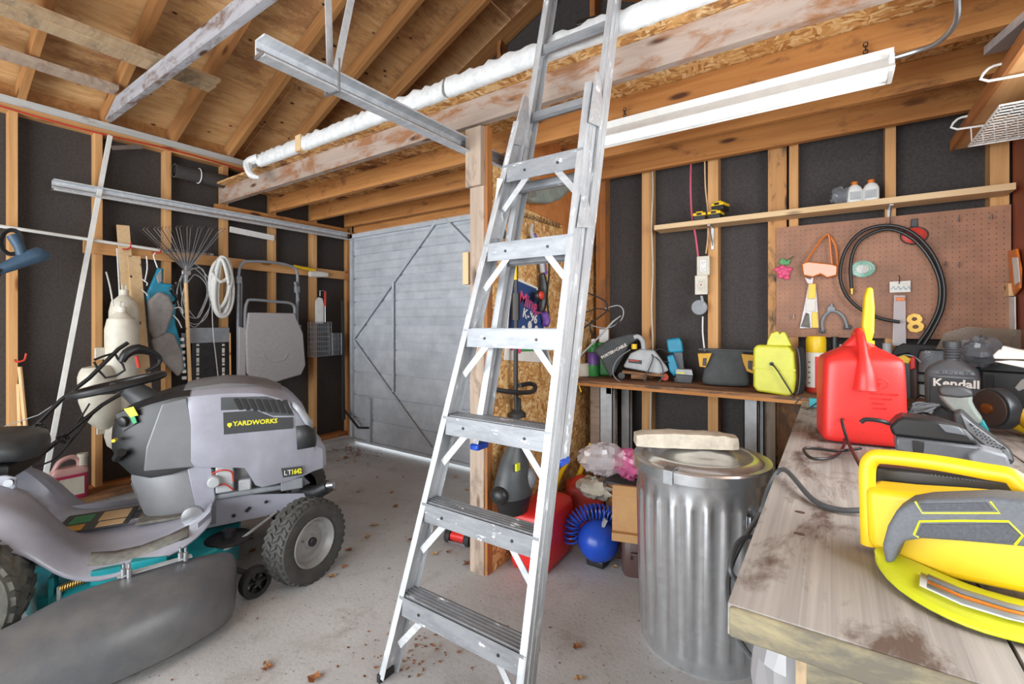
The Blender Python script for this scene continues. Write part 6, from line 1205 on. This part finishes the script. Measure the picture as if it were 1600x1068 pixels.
# grey grip
gp = hcut([(1383, 882), (1378, 852), (1386, 822), (1400, 798), (1420, 785), (1450, 780), (1550, 777), (1700, 792), (1700, 866), (1590, 854), (1500, 846), (1440, 842), (1414, 846), (1404, 858), (1396, 878)], -.028, .055, 'grip', 'grip', .013, seg=4)
for px in (((1436, 786), (1444, 797), (1552, 797), (1541, 784)), ((1441, 818), (1433, 834), (1440, 838), (1583, 848), (1596, 836), (1574, 817))): MB().prism([HT(u, v, -.0275) for u, v in px], nrm*-.0022).build('grip_pad', 'blackgrip', gp, True, bevel=.001)
def gl(px): MB().tube([HT(u, v, -.0285) for u, v in px], .0016, 5).build('lime_line', 'lime', gp, True)
gl(((1430, 783), (1441, 801), (1500, 801), (1562, 801), (1547, 783))); gl(((1436, 839), (1428, 835), (1437, 814), (1500, 813), (1576, 814), (1598, 836), (1586, 851)))
MB().lathe([(.006, 0), (.006, .002)], 8, TR(0, 0, -5)) if 0 else None
# lime guard: sweeps from the body foot out to the bench top
up_ = [(1364, 858), (1390, 872), (1430, 888), (1480, 912), (1540, 935), (1600, 950), (1660, 965)]; lo_ = [(1366, 872), (1385, 905), (1425, 935), (1480, 965), (1540, 988), (1600, 1002), (1660, 1016)]
rows = []
for i in range(7):
    a = HT(*up_[i], .0); b = AZ(*lo_[i], .908); b = b if (b-a).length < .25 else a+(b-a).normalized()*.25
    rows.append([a+nrm*.03, a, a.lerp(b, .5)+Vector((0, 0, .004)), b+Vector((0, 0, .006)), b+Vector((0, 0, -.003))])
lg = MB().loft(rows, closed=False, caps=False).build('guard', 'lime', ht, True, solid=.004, sub=1, ang=70)
rw = []
for t in (0, .33, .66, 1):
    i = 2.2+t*3.6; k = int(i); f = i-k; a = rows[k][1].lerp(rows[min(k+1, 6)][1], f); b = rows[k][3].lerp(rows[min(k+1, 6)][3], f); rw.append([a.lerp(b, .22)+Vector((0, 0, .007)), a.lerp(b, .5)+Vector((0, 0, .009)), a.lerp(b, .74)+Vector((0, 0, .008))])
lbx = MB().loft(rw, closed=False, caps=False).build('warning_label', 'paper', lg, True, solid=.0015)
for j, (f0, f1, mt) in enumerate(((.24, .42, 'grey'), (.47, .56, 'orange'), (.60, .74, 'grey'))):
    rw = []
    for t in (.06, .33, .66, .98):
        i = 2.2+t*3.6; k = int(i); f = i-k; a = rows[k][1].lerp(rows[min(k+1, 6)][1], f); b = rows[k][3].lerp(rows[min(k+1, 6)][3], f); rw.append([a.lerp(b, f0)+Vector((0, 0, .0105)), a.lerp(b, f1)+Vector((0, 0, .0105))])
    MB().loft(rw, closed=False, caps=False).build('print_band', mt, lg, True, solid=.0012)
# ================================================================ LEAVES AND DEBRIS
random.seed(12)
LV = []
leafpx = [(612, 768), (618, 790), (575, 838), (545, 858), (585, 820), (538, 885), (520, 900), (420, 800), (440, 805), (388, 842), (352, 850), (418, 1042), (415, 1035), (690, 795), (560, 768), (645, 842), (680, 865), (700, 862), (905, 1060), (900, 1010), (555, 720), (540, 715), (300, 880), (330, 862), (365, 848), (405, 895), (428, 835), (470, 795), (520, 765), (730, 880), (730, 765), (745, 778), (712, 745), (487, 870), (610, 990), (490, 1060), (590, 745), (740, 1010), (630, 745), (395, 860), (378, 868), (250, 905), (960, 885), (968, 872)]
for i, (u, v) in enumerate(leafpx):
    p = AZ(u, v, .004); s = random.uniform(.016, .035); m = MB(); nL = 10; pts = []
    for k in range(nL):
        a = 2*PI*k/nL; r_ = s*(1.0 if k % 2 == 0 else .62)*random.uniform(.55, 1.3); pts.append(Vector((r_*math.cos(a), r_*.8*math.sin(a), .002+random.uniform(0, .009))))
    m.add([Vector((0, 0, .001))]+pts, [(0, k+1, (k+1) % nL+1) for k in range(nL)]); m.tube([(0, 0, .002), (-s*1.3, .003, .002)], .0007, 4)
    o = m.build('dry_leaf', 'leaf' if i % 2 else 'leaf2', mw=TR(p.x, p.y, .002, random.uniform(0, 6.28)), ang=20); LV.append((o, u, v, i))
ORD = ('leftmost', 'second from left', 'third from left', 'fourth from left', 'fifth from left', 'sixth from left', 'seventh from left', 'eighth from left', 'ninth from left', 'tenth from left')
ZONES = ((lambda u, v: v > 975, 'along the near edge of the floor'), (lambda u, v: u < 400 and v < 910, 'under and behind the tractor deck'), (lambda u, v: u < 530, 'around the front tyre'), (lambda u, v: u > 880, 'by the blue air tank'), (lambda u, v: v < 800 and u >= 600, 'between the ladder and the garage door'), (lambda u, v: v < 800, 'just past the tractor nose'), (lambda u, v: u >= 640, 'behind the ladder rungs'), (lambda u, v: True, 'on open floor right of the front tyre'))
for zi, (fn, ph) in enumerate(ZONES):
    zs = sorted([l for l in LV if next(k for k, zz in enumerate(ZONES) if zz[0](l[1], l[2])) == zi], key=lambda l: l[1])
    for k, (o, u, v, i) in enumerate(zs): tag(o, ('brown' if i % 2 else 'pale')+' dry leaf '+ph+(', '+ORD[min(k, 9)] if len(zs) > 1 else ''), 'leaf', 'dry leaves '+ph)
m = MB()
for i in range(420):
    if i < 120: x = -4.1+random.gauss(.2, .18); y = 3.0-abs(random.gauss(0, .22))
    elif i < 220: p = AZ(640+random.gauss(0, 40), 1020+random.gauss(0, 22), 0); x, y = p.x, p.y
    elif i < 330: p = AZ(random.uniform(280, 380), random.uniform(835, 880), 0); x, y = p.x, p.y
    else: x = random.uniform(-3.2, -.6); y = random.uniform(.6, 3.0)
    x = max(x, -4.14); s = random.uniform(.002, .007); a = random.uniform(0, 6.28)
    if i < 120: s *= 2.2
    z = random.uniform(.001, .003)+(.03 if i < 120 else .0)*random.random()
    m.add([Vector((x+s*math.cos(a+k*1.7)*(1+.6*(k % 2)), y+s*math.sin(a+k*1.7), z+random.uniform(0, .4)*s)) for k in range(4)], [(0, 1, 2), (0, 2, 3)])
o = m.build('floor_debris', 'leaf', kind='stuff', ang=10); tag(o, 'crumbled leaf bits and grit scattered over the floor', 'debris')
